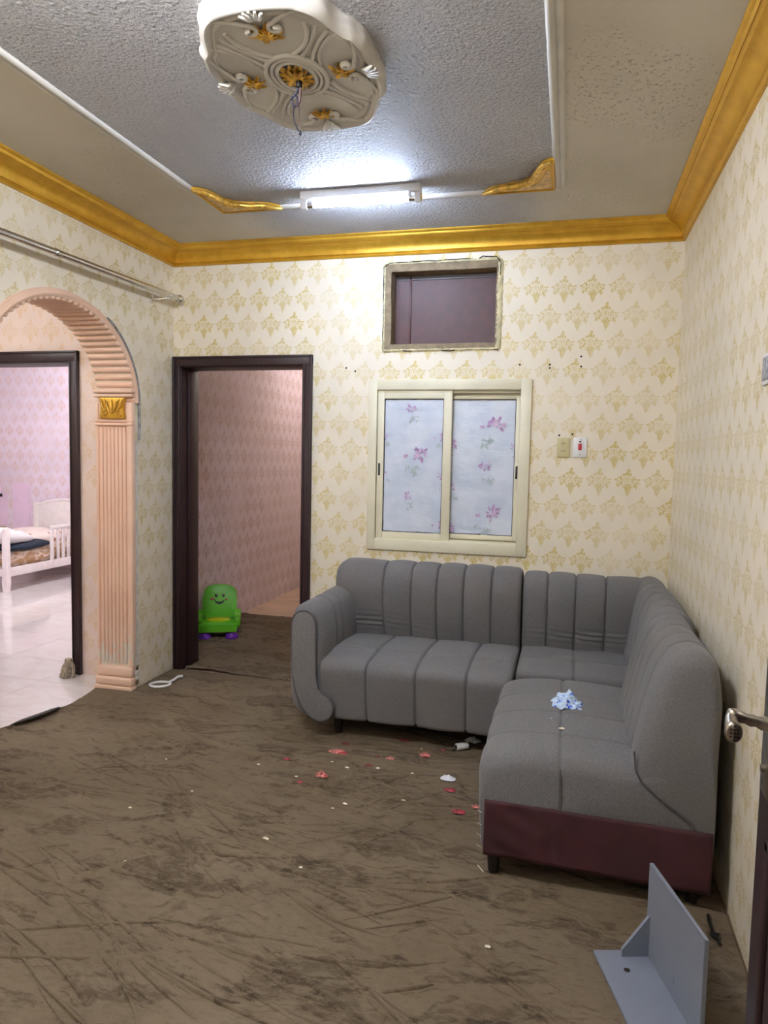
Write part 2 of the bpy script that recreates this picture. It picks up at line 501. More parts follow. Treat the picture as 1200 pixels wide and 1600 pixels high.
def make_pinkplaster():
    b = NB('pink_pilaster_paint', (226, 180, 156), 0.55)
    co = b.node('ShaderNodeNewGeometry').outputs['Position']; x, y, z = b.sep(co)
    low = b.math('MULTIPLY', b.math('SUBTRACT', 1.0, b.ramp(z, 0.16, 0.46)), b.ramp(z, 0.13, 0.17))
    n = b.noise(b.scale(co, (3.0, 3.0, 0.8)), 12.0, 5.0, 0.7)
    chip = b.ramp(b.math('ADD', n, b.math('MULTIPLY', low, 0.30)), 0.69, 0.76)
    b.color(b.mix(chip, b.mix(b.ramp(b.noise(co, 4.0, 3.0), 0.3, 0.7), lin((232, 194, 170)), lin((238, 204, 182))), lin((228, 218, 205))))
    b.bump(b.noise(co, 45.0, 3.0), 0.1, 0.003)
    M['pink'] = b.m
make_pinkplaster()
M['chipped'] = plain('chipped_white_edge', (222, 218, 210), 0.8, var=0.06, nscale=30, bump=0.4, bscale=80)
M['grey_strip'] = plain('grey_metal_strip', (150, 150, 152), 0.5, 0.3, var=0.15, nscale=30)
M['alu'] = plain('cream_aluminium', (226, 220, 196), 0.4, 0.0, var=0.02, nscale=4)
M['rubber'] = plain('black_rubber', (30, 30, 32), 0.6)

def make_film():
    b = NB('frosted_floral_film', (205, 214, 232), 0.35)
    co = b.coord()
    n = b.noise(co, 7.0, 4.0, 0.6)
    b.color(b.mix(b.ramp(n, 0.3, 0.7), lin((196, 207, 226)), lin((212, 219, 234))))
    cr = b.noise(b.scale(co, (3.0, 1.0, 9.0)), 5.0, 4.0, 0.6, 0.8)
    b.bump(b.math('ADD', cr, b.math('MULTIPLY', b.noise(co, 26.0, 3.0), 0.4)), 0.22, 0.006)
    M['film'] = b.m
make_film()
M['petal'] = plain('printed_petal_mauve', (176, 138, 190), 0.5, var=0.14, nscale=60)
M['petal_light'] = plain('printed_petal_pale', (206, 182, 216), 0.5, var=0.08, nscale=60)
M['leaf_print'] = plain('printed_leaf_grey_green', (176, 192, 196), 0.5, var=0.05, nscale=60)
M['chrome'] = plain('chrome', (205, 203, 200), 0.22, 1.0, var=0.05, nscale=8)
M['steel_worn'] = plain('worn_nickel', (176, 170, 160), 0.30, 1.0, var=0.12, nscale=40)
M['white_plastic'] = plain('white_plastic', (232, 232, 234), 0.4, var=0.02)
M['cream_plastic'] = plain('cream_plastic', (206, 196, 150), 0.45, var=0.03)
M['red_plastic'] = plain('red_switch', (196, 34, 52), 0.4, var=0.05)
M['black_plastic'] = plain('black_plastic', (24, 24, 26), 0.45)
M['wire'] = plain('dark_wire', (42, 40, 58), 0.5)
M['wire2'] = plain('brown_wire', (84, 62, 64), 0.5)
M['toy_green'] = plain('green_toy_plastic', (104, 196, 40), 0.38, var=0.03, nscale=5)
M['toy_purple'] = plain('purple_toy_plastic', (122, 50, 190), 0.35, var=0.04, nscale=5)
M['toy_yellow'] = plain('yellow_toy_plastic', (206, 208, 24), 0.4, var=0.03)
M['toy_cheek'] = plain('toy_cheek_pink', (196, 110, 96), 0.5)
M['bed_white'] = plain('white_bed_paint', (240, 232, 232), 0.4, var=0.02)
M['sheet'] = plain('white_pillow_cotton', (240, 236, 240), 0.85, var=0.03, nscale=8, bump=0.2, bscale=14)
M['navy'] = plain('navy_cushion_cotton', (34, 44, 62), 0.9, var=0.1, nscale=20)

def make_floral():
    b = NB('floral_bedding', (240, 222, 220), 0.85)
    co = b.coord()
    v = b.voronoi(co, 7.0)
    n = b.noise(co, 40.0, 3.0)
    k = b.math('SUBTRACT', 1.0, b.ramp(b.math('ADD', v, b.math('MULTIPLY', b.math('SUBTRACT', n, 0.5), 0.3)), 0.20, 0.30))
    b.color(b.mix(k, lin((242, 226, 222)), b.mix(b.ramp(n, 0.4, 0.6), lin((206, 150, 136)), lin((196, 160, 112)))))
    b.bump(b.noise(co, 9.0, 3.0), 0.25, 0.02)
    M['floral'] = b.m
    b = NB('brown_striped_quilt', (190, 150, 110), 0.85)
    co = b.coord()
    n = b.noise(b.scale(co, (1, 1, 3)), 9.0, 3.0, 0.6, 1.0)
    b.color(b.mix(b.ramp(n, 0.45, 0.55), lin((238, 220, 206)), lin((196, 158, 118))))
    M['quilt'] = b.m
make_floral()

def make_tile():
    b = NB('glossy_beige_floor_tile', (224, 208, 202), 0.07, spec=0.6)
    co = b.coord()
    n = b.noise(b.scale(co, (1.0, 2.6, 1.0)), 2.4, 5.0, 0.65, 1.4)
    b.color(b.mix(b.ramp(n, 0.35, 0.68), lin((232, 226, 228)), lin((222, 213, 213))))
    b.rough(b.math('MULTIPLY_ADD', b.noise(co, 6.0, 4.0), 0.10, 0.03))
    M['tile'] = b.m
make_tile()
M['grout'] = plain('tile_grout', (150, 138, 130), 0.9)
M['concrete'] = plain('beige_floor_screed', (196, 170, 148), 0.6, var=0.06, nscale=4)
M['steel_paint'] = None
def make_steelpaint():
    b = NB('blue_grey_painted_steel', (128, 134, 150), 0.45)
    co = b.coord()
    st = b.noise(b.scale(co, (12.0, 12.0, 2.0)), 5.0, 4.0, 0.6)
    b.color(b.mix(b.ramp(st, 0.68, 0.74), b.mix(b.noise(co, 5.0), lin((122, 129, 146)), lin((142, 147, 160))), lin((92, 94, 100))))
    b.bump(b.noise(co, 40.0), 0.06, 0.003)
    M['steel_paint'] = b.m
make_steelpaint()
M['onion'] = plain('red_onion_skin', (150, 46, 58), 0.4, var=0.35, nscale=60)
M['onion_dark'] = plain('dark_onion_skin', (96, 34, 36), 0.5, var=0.3, nscale=60)
M['onion_pale'] = plain('pale_onion_skin', (192, 112, 106), 0.45, var=0.25, nscale=60)
M['crumb'] = plain('white_crumb', (236, 226, 204), 0.8, var=0.1, nscale=90)
M['tissue'] = plain('white_tissue', (236, 238, 244), 0.8, var=0.03, nscale=30)
M['mop'] = plain('grey_mop_cotton', (150, 138, 122), 0.95, var=0.25, nscale=60)
M['bottle_green'] = plain('dark_green_glass', (58, 76, 52), 0.2, var=0.1)
M['paper_grey'] = plain('grey_printed_plate', (150, 152, 160), 0.5, var=0.3, nscale=50)
def make_wrapper():
    b = NB('blue_and_white_plastic_wrapper', (190, 214, 246), 0.22)
    co = b.coord()
    n = b.noise(co, 55.0, 3.0, 0.6, 0.6)
    b.color(b.mix(b.ramp(n, 0.55, 0.62), lin((206, 226, 250)), lin((58, 96, 206))))
    M['wrapper'] = b.m
make_wrapper()

def emitter(name, col, strength):
    b = NB(name, (250, 250, 250), 0.3)
    b.b.inputs['Emission Color'].default_value = (col[0], col[1], col[2], 1)
    b.b.inputs['Emission Strength'].default_value = strength
    return b.m

# ================================================================== STRUCTURE
def wall_grid(name, axis, p0, p1, u0, u1, v0, v1, holes, mats, front_is_p0=True, label=None):
    """wall slab with rectangular holes; axis = normal axis; u along the wall, v = height"""
    us = sorted({u0, u1, *[min(max(h[0], u0), u1) for h in holes], *[min(max(h[1], u0), u1) for h in holes]})
    vs = sorted({v0, v1, *[min(max(h[2], v0), v1) for h in holes], *[min(max(h[3], v0), v1) for h in holes]})
    def solid(i, j):
        if i < 0 or j < 0 or i >= len(us)-1 or j >= len(vs)-1: return False
        cu, cv = (us[i]+us[i+1])/2, (vs[j]+vs[j+1])/2
        return not any(h[0] < cu < h[1] and h[2] < cv < h[3] for h in holes)
    V = []; F = []; fm = []
    def P(u, v, d): return (u, d, v) if axis == 'y' else (d, u, v)
    def quad(a, b, c, d, m):
        k = len(V); V.extend((a, b, c, d)); F.append((k, k+1, k+2, k+3)); fm.append(m)
    for i in range(len(us)-1):
        for j in range(len(vs)-1):
            if not solid(i, j): continue
            a, b, c, d = us[i], us[i+1], vs[j], vs[j+1]
            quad(P(a,c,p0), P(b,c,p0), P(b,d,p0), P(a,d,p0), 0 if front_is_p0 else 1)
            quad(P(b,c,p1), P(a,c,p1), P(a,d,p1), P(b,d,p1), 1 if front_is_p0 else 0)
            if not solid(i-1, j): quad(P(a,c,p1), P(a,c,p0), P(a,d,p0), P(a,d,p1), 1)
            if not solid(i+1, j): quad(P(b,c,p0), P(b,c,p1), P(b,d,p1), P(b,d,p0), 1)
            if not solid(i, j-1): quad(P(a,c,p1), P(b,c,p1), P(b,c,p0), P(a,c,p0), 1)
            if not solid(i, j+1): quad(P(a,d,p0), P(b,d,p0), P(b,d,p1), P(a,d,p1), 1)
    bm = bmesh.new(); bv = {}
    def gv(p):
        k = tuple(round(c, 5) for c in p)
        if k not in bv: bv[k] = bm.verts.new(p)
        return bv[k]
    for f, m in zip(F, fm):
        try: bm.faces.new([gv(V[i]) for i in f]).material_index = m
        except ValueError: pass
    return struct(from_bm(name, bm, mats), label)

# back wall of the room, with doorway, window and the rough hole above it
wall_back = wall_grid('wall_back', 'y', D, D+0.2, XH, XR+0.15, 0, H,
    [(-2.515, -1.612, -1, 2.055), (-1.165, -0.262, 0.935, 1.90), (-1.118, -0.432, 2.115, 2.625)], [M['wp_back'], M['wall_plain']], label='cream wallpapered back wall with gold bouquet print')
wall_right = wall_grid('wall_right', 'x', XR, XR+0.15, YF-0.2, D+0.2, 0, H, [], [M['wp_side'], M['wall_plain']], label='cream wallpapered wall beside the sofa')
wall_front = wall_grid('wall_front', 'y', YF-0.2, YF, XH, XR+0.15, 0, H, [(-0.95, 0.40, -1, 2.1)], [M['wall_plain'], M['wp_back']], label='wall with the entrance opening behind the camera')

# left wall with the arched opening
ARC_C, ARC_Z = 3.22, 1.76
AI, BI = 0.58, 0.485            # opening
AO, BO = 0.625, 0.53            # outside of the moulding
def arch_pt(th, a, b): return (ARC_C + a*math.cos(th), ARC_Z + b*math.sin(th))
def make_wall_left():
    V = []; F = []; fm = []
    ya = [ARC_C-AI] + [ARC_C+AI*math.cos(PI-PI*k/40) for k in range(1, 40)] + [ARC_C+AI]
    za = [ARC_Z+BI*math.sqrt(max(0, 1-((y-ARC_C)/AI)**2)) for y in ya]
    def q(*p, m=0):
        k = len(V); V.extend(p); F.append(tuple(range(k, k+len(p)))); fm.append(m)
    for x, flip, m in ((XL, 1, 0), (XH, 0, 1)):
        def Q(*p):
            q(*[(x, y, z) for y, z in (p if flip else p[::-1])], m=m)
        Q((YF-.2, 0), (YF-.2, H), (ya[0], H), (ya[0], 0))
        Q((ya[-1], 0), (ya[-1], H), (D+.2, H), (D+.2, 0))
        for i in range(len(ya)-1): Q((ya[i], za[i]), (ya[i], H), (ya[i+1], H), (ya[i+1], za[i+1]))
    for i in range(len(ya)-1): q((XL, ya[i], za[i]), (XL, ya[i+1], za[i+1]), (XH, ya[i+1], za[i+1]), (XH, ya[i], za[i]), m=1)
    q((XL, ya[0], 0), (XL, ya[0], ARC_Z), (XH, ya[0], ARC_Z), (XH, ya[0], 0), m=1)
    q((XL, ya[-1], 0), (XH, ya[-1], 0), (XH, ya[-1], ARC_Z), (XL, ya[-1], ARC_Z), m=1)
    q((XL, D+.2, 0), (XL, D+.2, H), (XH, D+.2, H), (XH, D+.2, 0), m=1)
    return struct(mesh('wall_left', V, F, [M['wp_side'], M['wall_plain']], fm=fm), 'cream wallpapered wall with the arched opening')
wall_left = make_wall_left()

# floors
struct(box('floor', XL, XR, YF-2.2, D, -0.12, 0.0, M['concrete']), 'screed floor under the carpet')
struct(box('floor_corridor', -3.0, -1.3, D, 8.2, -0.12, 0.0, M['concrete']), 'beige bare floor of the corridor')
fl = struct(box('floor_hall', -7.8, XL, 2.0, 7.6, -0.12, -0.008, M['grout']), 'glossy beige tiled floor of hall and bedroom')
T = 0.59
for ix in range(9):
    x1 = XL-0.0 if ix == 0 else -2.62-(ix-1)*T
    x0 = -2.62-ix*T
    for iy in range(-3, 7):
        y0 = 4.185+iy*T - (0.0 if iy >= 0 else -0.18); y1 = y0+T
        if iy == -1: y1 = 4.185
        y0 = max(y0, 2.0); y1 = min(y1, 7.6)
        if y1-y0 < 0.02: continue
        if iy >= 0 and x0 > -3.0: continue
        if iy >= 0 and x1 > -3.0: x1c = -3.0
        else: x1c = x1
        if iy < 0 and x1 < -4.7: continue
        box('tile', x0+.0015, x1c-.0015, y0+.0015, y1-.0015, -0.012, 0.0, M['tile'], fl)
# ceilings
def make_ceiling():
    xs = [XH, -1.88, -0.11, XR+.15]; V = []; F = []; fm = []
    for i in range(3):
        k = len(V)
        V += [(xs[i], YF-.2, H), (xs[i+1], YF-.2, H), (xs[i+1], D+.2, H), (xs[i], D+.2, H)]
        F.append((k, k+3, k+2, k+1)); fm.append(1 if i == 1 else 0)
    k = len(V)
    V += [(xs[0], YF-.2, H+.12), (xs[3], YF-.2, H+.12), (xs[3], D+.2, H+.12), (xs[0], D+.2, H+.12)]
    F.append((k, k+1, k+2, k+3)); fm.append(0)
    return struct(mesh('ceiling', V, F, [M['ceil']]), 'white ceiling with stippled centre panel')
make_ceiling()
struct(box('ceiling_hall', -7.8, XH, 2.0, 7.7, H, H+.1, M['wall_plain']))
struct(box('ceiling_corridor', -3.0, -1.3, D+.2, 8.2, H, H+.1, M['wall_plain']))
# the rooms seen through the openings
struct(wall_grid('wall_hall', 'y', 3.97, 4.17, -7.8, XH, 0, H, [(-3.93, -3.095, -1, 2.055)], [M['wp_hall'], M['wp_bed']]), 'faded cream wallpaper around the bedroom door')
struct(box('wall_hall_side', -4.8, -4.7, 2.0, 3.97, 0, H, M['wall_plain']))
struct(box('wall_hall_front', -4.8, XH, 1.9, 2.0, 0, H, M['wall_plain']))
wall_bed = struct(wall_grid('wall_bedroom', 'y', 7.6, 7.7, -7.8, -3.0, 0, H, [], [M['wp_bed'], M['wall_plain']]), 'pink wallpapered bedroom wall behind the bed')
for (a, b, c, d) in ((-6.84, -6.57, 0.40, 1.045), (-7.25, -6.92, 0.40, 0.90), (-7.18, -7.0, 0.86, 1.0)):
    box('bare_patch', a, b, 7.597, 7.6, c, d, M['pink_bare'], wall_bed)
struct(box('wall_bedroom_side', -7.9, -7.8, 4.17, 7.7, 0, H, M['wall_plain']))
struct(wall_grid('wall_corridor', 'x', -2.87, -3.0, 4.17, 8.2, 0, H, [], [M['wp_corr'], M['wall_plain']]), 'dusky pink wallpapered corridor wall')
struct(box('wall_corridor_side', -1.3, -1.2, D+.2, 8.2, 0, H, M['wall_plain']))
struct(box('wall_corridor_end', -3.0, -1.2, 8.2, 8.3, 0, H, M['wall_plain']))
# entry lobby behind the camera
struct(box('wall_lobby_left', -2.1, -2.0, -1.75, YF-.2, 0, H, M['wall_plain']))
struct(box('wall_lobby_right', 1.0, 1.1, -1.75, YF-.2, 0, H, M['wall_plain']))
struct(box('wall_lobby_back', -2.1, 1.1, -1.85, -1.75, 0, H, M['wall_plain']))
struct(box('ceiling_lobby', -2.1, 1.1, -1.85, YF-.2, H, H+.1, M['wall_plain']))
struct(box('floor_lobby', XR, 1.1, -1.75, YF-.2, -0.12, 0, M['concrete']))

# gold cornice: one mitred length per wall
def cornice_profile():
    p = [(0, 2.672), (.014, 2.672), (.018, 2.678), (.014, 2.686), (.018, 2.690), (.026, 2.692), (.027, 2.700)]
    for k in range(1, 9):
        t = k/8*PI/2
        p.append((.027+.055*(1-math.cos(t)), .0+2.700+.052*math.sin(t)))
    p += [(.088, 2.756), (.094, 2.760), (.098, 2.757), (.102, 2.762), (.104, 2.770), (.112, 2.773), (.118, 2.779), (.118, H)]
    return p
CP = cornice_profile()
def cornice(name, side, label):
    V = []; n = len(CP); run = 12
    for k in range(run+1):
        t = k/run
        for d, z in CP:
            if side == 'back': V.append((XL+d+(XR-XL-2*d)*t, D-d, z))
            if side == 'front': V.append((XL+d+(XR-XL-2*d)*t, YF+d, z))
            if side == 'left': V.append((XL+d, YF+d+(D-YF-2*d)*t, z))
            if side == 'right': V.append((XR-d, YF+d+(D-YF-2*d)*t, z))
    F = [(k*n+i, k*n+i+1, (k+1)*n+i+1, (k+1)*n+i) for k in range(run) for i in range(n-1)]
    bm = bmesh.new(); bv = [bm.verts.new(v) for v in V]
    for f in F: bm.faces.new([bv[i] for i in f])
    o = autosmooth(from_bm(name, bm, M['gold']), 28)
    return struct(o, label)
cornice('trim_1', 'back', 'gold cornice above the back wall')
cornice('trim_2', 'left', 'gold cornice above the arched wall')
cornice('trim_3', 'right', 'gold cornice above the wall beside the sofa')
cornice('trim_4', 'front', 'gold cornice above the entrance')

# white mouldings framing the ceiling panel
def strip(name, p0, p1, out, label):
    p0, p1, out = Vector(p0), Vector(p1), Vector(out)
    prof = [(-.012, 0), (-.012, .004), (-.006, .013), (.002, .016), (.010, .013), (.014, .006), (.018, .005), (.022, .009), (.040, .008), (.043, .004), (.043, 0)]
    V = []
    for p in (p0, p1):
        for d, h in prof: V.append((p.x+out.x*d, p.y+out.y*d, H-h))
    n = len(prof)
    F = [(i, i+1, n+i+1, n+i) for i in range(n-1)]+[tuple(range(n)), tuple(range(n, 2*n))]
    bm = bmesh.new(); bv = [bm.verts.new(v) for v in V]
    for f in F: bm.faces.new([bv[i] for i in f])
    return struct(autosmooth(from_bm(name, bm, M['plaster']), 50), label)
RX0, RX1, RY0, RY1 = -1.875, -0.110, 1.02, 3.622
strip('trim_5', (RX0, RY0, 0), (RX0, RY1, 0), (-1, 0, 0), 'white ceiling moulding nearest the arched wall')
strip('trim_6', (RX1, RY0, 0), (RX1, RY1, 0), (1, 0, 0), 'white ceiling moulding nearest the sofa wall')
strip('trim_7', (RX0, RY1, 0), (RX1, RY1, 0), (0, 1, 0), 'white ceiling moulding running behind the tube light')
strip('trim_8', (RX0, RY0, 0), (RX1, RY0, 0), (0, -1, 0), 'white ceiling moulding near the entrance')

# ---- arch dressing: moulding, ribs, fluted pilaster, capital, base
arch = struct(bpy.data.objects.new('trim_9', None), 'pink plaster arch surround with fluted pilaster and gold capital')
_link(arch, None, (XL, ARC_C+AI, 0))
def arch_moulding():
    prof = [(0, 0), (0, .012), (.006, .020), (.016, .024), (.028, .020), (.034, .012), (.040, .010), (.045, 0)]
    V = []; n = len(prof); K = 48
    for k in range(K+1):
        th = PI*k/K
        for d, h in prof:
            y, z = arch_pt(th, AI+d, BI+d); V.append((XL+h, y, z))
    F = [(k*n+i, k*n+i+1, (k+1)*n+i+1, (k+1)*n+i) for k in range(K) for i in range(n-1)]
    bm = bmesh.new(); bv = [bm.verts.new(v) for v in V]
    for f in F: bm.faces.new([bv[i] for i in f])
    return autosmooth(from_bm('arch_moulding', bm, M['pink'], arch), 35)
arch_moulding()
# ribs over the soffit, evenly spaced along the curve
ths = np.linspace(0.0, PI, 400); pts = np.array([arch_pt(t, AI, BI) for t in ths])
cum = np.concatenate([[0], np.cumsum(np.linalg.norm(np.diff(pts, axis=0), axis=1))])
NR = 38
rib_me = None
for k in range(NR):
    s = (k+0.5)/NR*cum[-1]; th = float(np.interp(s, cum, ths))
    y, z = arch_pt(th, AI, BI)
    ang = math.atan2(BI*math.cos(th), -AI*math.sin(th))
    if rib_me is None:
        bm = bmesh.new(); w = cum[-1]/NR*0.40
        bm_tube(bm, [(XH+.004-XL, 0, 0), (XH+.012-XL, 0, 0), (-.004, 0, 0), (.010, 0, 0), (.014, 0, 0)], [w*.7, w, w, w*.95, w*.5], 10, flat=0.8)
        o = from_bm('rib', bm, M['pink'], arch, smooth=True, loc=(0, 0, 0)); rib_me = o.data
    else:
        o = bpy.data.objects.new('rib', rib_me); _link(o, arch)
    o.location = (XL, y, z); o.rotation_euler = (ang, 0, 0)
YJ = ARC_C+AI                     # far jamb face of the arch
# pilaster back board + flutes (each one a rounded rib)
box('pilaster_board', XH+.004, XL+.012, YJ-.022, YJ+.002, 0.14, ARC_Z+.005, M['pink'], arch, .003)
NF = 7; fx0, fx1 = -2.762, -2.578
for k in range(NF):
    xc = fx0+(k+.5)*(fx1-fx0)/NF; w = (fx1-fx0)/NF*0.47
    tube('flute', [(xc, YJ-.022, .165), (xc, YJ-.022, .18), (xc, YJ-.022, 1.60), (xc, YJ-.022, 1.615)], [w*.5, w, w, w*.5], M['pink'], arch, 10)
box('pilaster_edge', -2.572, XL+.012, YJ-.034, YJ-.018, .145, 1.76, M['pink'], arch, .006)
box('pilaster_edge', XH+.004, -2.768, YJ-.030, YJ-.018, .145, 1.76, M['pink'], arch, .005)
for z0, z1, p in ((1.625, 1.640, .034), (1.644, 1.662, .040), (1.832, 1.846, .036), (1.800, 1.812, .030)):
    pass
box('capital_band', XH+.002, XL+.014, YJ-.040, YJ, 1.622, 1.640, M['pink'], arch, .005)
box('capital_band', XH+.002, XL+.014, YJ-.036, YJ, 1.644, 1.656, M['pink'], arch, .005)
box('capital_band', XH-.004, XL+.018, YJ-.044, YJ, 1.792, 1.812, M['pink'], arch, .006)
box('capital_band', XH-.004, XL+.020, YJ-.050, YJ, 1.816, 1.840, M['pink'], arch, .008)
# gold capital: bowed plaque with raised scrolls
cap_pts = []
for k in range(9):
    t = k/8; cap_pts.append((-2.752+.010*math.sin(PI*t), 1.790-.125*t))
for k in range(9):
    t = k/8; cap_pts.append((-2.578-.010*math.sin(PI*t), 1.665+.125*t))
capital = prism('capital', cap_pts, YJ-.042, YJ-.018, 'xz', M['gold'], arch, .006)
def scroll_pts(cx, cz, r0, r1, a0, turns, y, n=22):
    return [(cx+(r0+(r1-r0)*i/n)*math.cos(a0+turns*2*PI*i/n), y, cz+(r0+(r1-r0)*i/n)*math.sin(a0+turns*2*PI*i/n)) for i in range(n+1)]
for sgn in (-1, 1):
    cx = -2.665
    tube('capital_scroll', scroll_pts(cx+sgn*.045, 1.695, .022, .006, -PI/2 if sgn > 0 else -PI/2, 1.2*sgn, YJ-.045), .0045, M['gold_bright'], capital, 6)
    tube('capital_leaf', [(cx+sgn*.012, YJ-.045, 1.700), (cx+sgn*.028, YJ-.048, 1.730), (cx+sgn*.034, YJ-.048, 1.760), (cx+sgn*.055, YJ-.044, 1.782)], [.004, .008, .007, .003], M['gold_bright'], capital, 6)
    tube('capital_leaf', [(cx+sgn*.040, YJ-.045, 1.712), (cx+sgn*.062, YJ-.047, 1.735), (cx+sgn*.066, YJ-.047, 1.762), (cx+sgn*.078, YJ-.044, 1.784)], [.004, .007, .006, .003], M['gold_bright'], capital, 6)
tube('capital_leaf', [(cx, YJ-.045, 1.690), (cx, YJ-.050, 1.735), (cx, YJ-.046, 1.782)], [.004, .009, .003], M['gold_bright'], capital, 6)
# base
box('pilaster_base', XH-.004, XL+.014, YJ-.060, YJ, 0.0, .030, M['pink'], arch, .006)
box('pilaster_base', XH-.002, XL+.012, YJ-.056, YJ, .030, .085, M['pink'], arch, .016, 4)
box('pilaster_base', XH, XL+.010, YJ-.048, YJ, .085, .150, M['pink'], arch, .018, 4)
# the matching pilaster on the near jamb
MIR = Matrix.Translation((0, 2*ARC_C, 0)) @ Matrix.Diagonal((1, -1, 1, 1))
def mirrored(o, par):
    me = o.data.copy(); me.transform(MIR); me.flip_normals()
    c = bpy.data.objects.new(o.name.split('.')[0], me); _link(c, par)
    for ch in list(o.children): mirrored(ch, c)
for o in list(arch.children):
    if o.name.split('.')[0] in ('pilaster_board', 'pilaster_edge', 'flute', 'capital_band', 'capital', 'pilaster_base'): mirrored(o, arch)
# worn arris of the pilaster: bare white edge and grey metal strip that follows the arch
def edge_strip():
    pts = []
    for k in range(18):
        th = 1.02*(1-k/17.0)
        y, z = arch_pt(th, AO+.006, BO+.006); pts.append((XL+.006, y, z))
    pts += [(XL+.006, ARC_C+AO+.006, 1.66), (XL+.006, ARC_C+AO+.004, 1.54)]
    tube('metal_edge_strip', pts, [.004]+[.011]*(len(pts)-2)+[.011], M['grey_strip'], arch, 8, flat=0.6)
edge_strip()
box('bare_edge', XL-.002, XL+.003, YJ+.002, YJ+.036, .16, 1.54, M['chipped'], arch)
for k in range(6):
    z = .03+k*.03; box('plaster_chip', XL-.001, XL+.006, YJ+.004+.006*(k % 2), YJ+.032+.012*random.random(), z, z+.026, M['chipped'] if k % 3 else M['raw_wood'], arch, .002)

# ---- door frames
def door_frame(name, x0, x1, zt, y0, y1, wl, wr, wt, label):
    fr = struct(bpy.data.objects.new(name, None), label); _link(fr, None, ((x0+x1)/2, y0, 0))
    m = M['dark_wood']; t = .022
    box('jamb', x0-.030, x0, y0-.006, y1+.006, 0, zt+.03, m, fr, .002)
    box('jamb', x1, x1+.030, y0-.006, y1+.006, 0, zt+.03, m, fr, .002)
    box('head_lining', x0-.030, x1+.030, y0-.006, y1+.006, zt, zt+.030, m, fr, .002)
    box('door_stop', x0, x0+.012, y0+.075, y1, 0, zt, m, fr, .002)
    box('door_stop', x1-.012, x1, y0+.075, y1, 0, zt, m, fr, .002)
    for s, (a, b) in (('l', (x0-wl, x0-.004)), ('r', (x1+.004, x1+wr))):
        c = box('casing', a, b, y0-t, y0, 0, zt+wt-.001, m, fr, .004)
        e = a if s == 'l' else b
        s1 = 1 if s == 'l' else -1
        box('casing_bead', e+s1*.002, e+s1*.016, y0-t-.008, y0-t+.002, 0, zt+wt-.002, m, c, .003)
        box('casing_bead', (b if s == 'l' else a)-s1*.014, (b if s == 'l' else a)-s1*.004, y0-t-.005, y0-t+.002, 0, zt+.012, m, c, .002)
    c = box('casing', x0-wl, x1+wr, y0-t-.001, y0, zt+.004, zt+wt, m, fr, .004)
    box('casing_bead', x0-wl+.002, x1+wr-.002, y0-t-.008, y0-t+.002, zt+wt-.016, zt+wt-.002, m, c, .003)
    return fr
door_frame('door_1', -2.487, -1.640, 2.028, D, D+.2, .055, .069, .068, 'dark brown door frame of the doorway beside the sofa')
door_frame('door_2', -3.90, -3.118, 2.030, 3.97, 4.17, .07, .071, .073, 'dark brown bedroom door frame seen through the arch')

# ---- open entrance door at the right edge
d3 = struct(bpy.data.objects.new('door_3', None), 'open dark brown panelled door with nickel lever handle'); _link(d3, None, (.355, .47, 0))
leaf = box('door_leaf', .335, .375, .462, 1.300, .012, 2.07, M['dark_wood'], d3, .003)
for z0, z1 in ((.14, .88), (1.12, 1.93)):
    for y0, y1 in ((.55, .84), (.92, 1.21)):
        p = box('door_panel', .326, .340, y0+.035, y1-.035, z0+.035, z1-.035, M['dark_wood'], leaf, .006)
        for a, b, c, d in ((y0, y0+.024, z0, z1), (y1-.024, y1, z0, z1), (y0, y1, z0, z0+.024), (y0, y1, z1-.024, z1)):
            box('panel_moulding', .323, .338, a, b, c, d, M['dark_wood'], leaf, .006)
hd = box('handle_plate', .328, .336, 1.225, 1.275, .93, 1.17, M['steel_worn'], d3, .003)
tube('handle_neck', [(.332, 1.25, 1.048), (.320, 1.25, 1.050), (.312, 1.25, 1.052), (.304, 1.25, 1.053), (.296, 1.25, 1.055), (.288, 1.25, 1.057), (.279, 1.249, 1.059), (.272, 1.246, 1.060), (.2685, 1.244, 1.060)], [.0115, .0115, .0085, .0105, .0085, .0100, .0115, .0110, .006], M['steel_worn'], hd, 14)
tube('handle_lever', [(.2735, 1.246, 1.056), (.272, 1.236, 1.052), (.2705, 1.224, 1.047), (.270, 1.216, 1.045)], [.0095, .0105, .0115, .0125], M['steel_worn'], hd, 14)
lend = lathe('lever_end', [(.004, -.008), (.0108, -.007), (.0132, -.003), (.0135, .002), (.010, .008), (.002, .010)], (.270, 1.212, 1.0445), M['steel_worn'], hd, 22, 'y', 1.0, 1.32)
bm = bmesh.new()
for i in range(-1, 2):
    for j in range(-2, 3):
        if abs(i) == 1 and abs(j) == 2: continue
        bm_box(bm, .270+i*.0055-.0013, .270+i*.0055+.0013, 1.2025, 1.2050, 1.0445+j*.0058-.0012, 1.0445+j*.0058+.0012)
from_bm('lever_dimples', bm, M['black_plastic'], lend)['kind'] = 'stuff'
lathe('door_latch', [(.008, -.004), (.011, 0), (.006, .004)], (.355, 1.302, 1.0), M['steel_worn'], d3, 12, 'y')
lathe('key_button', [(.002, -.010), (.006, -.009), (.006, 0)], (.331, 1.25, .975), M['steel_worn'], d3, 12, 'x')

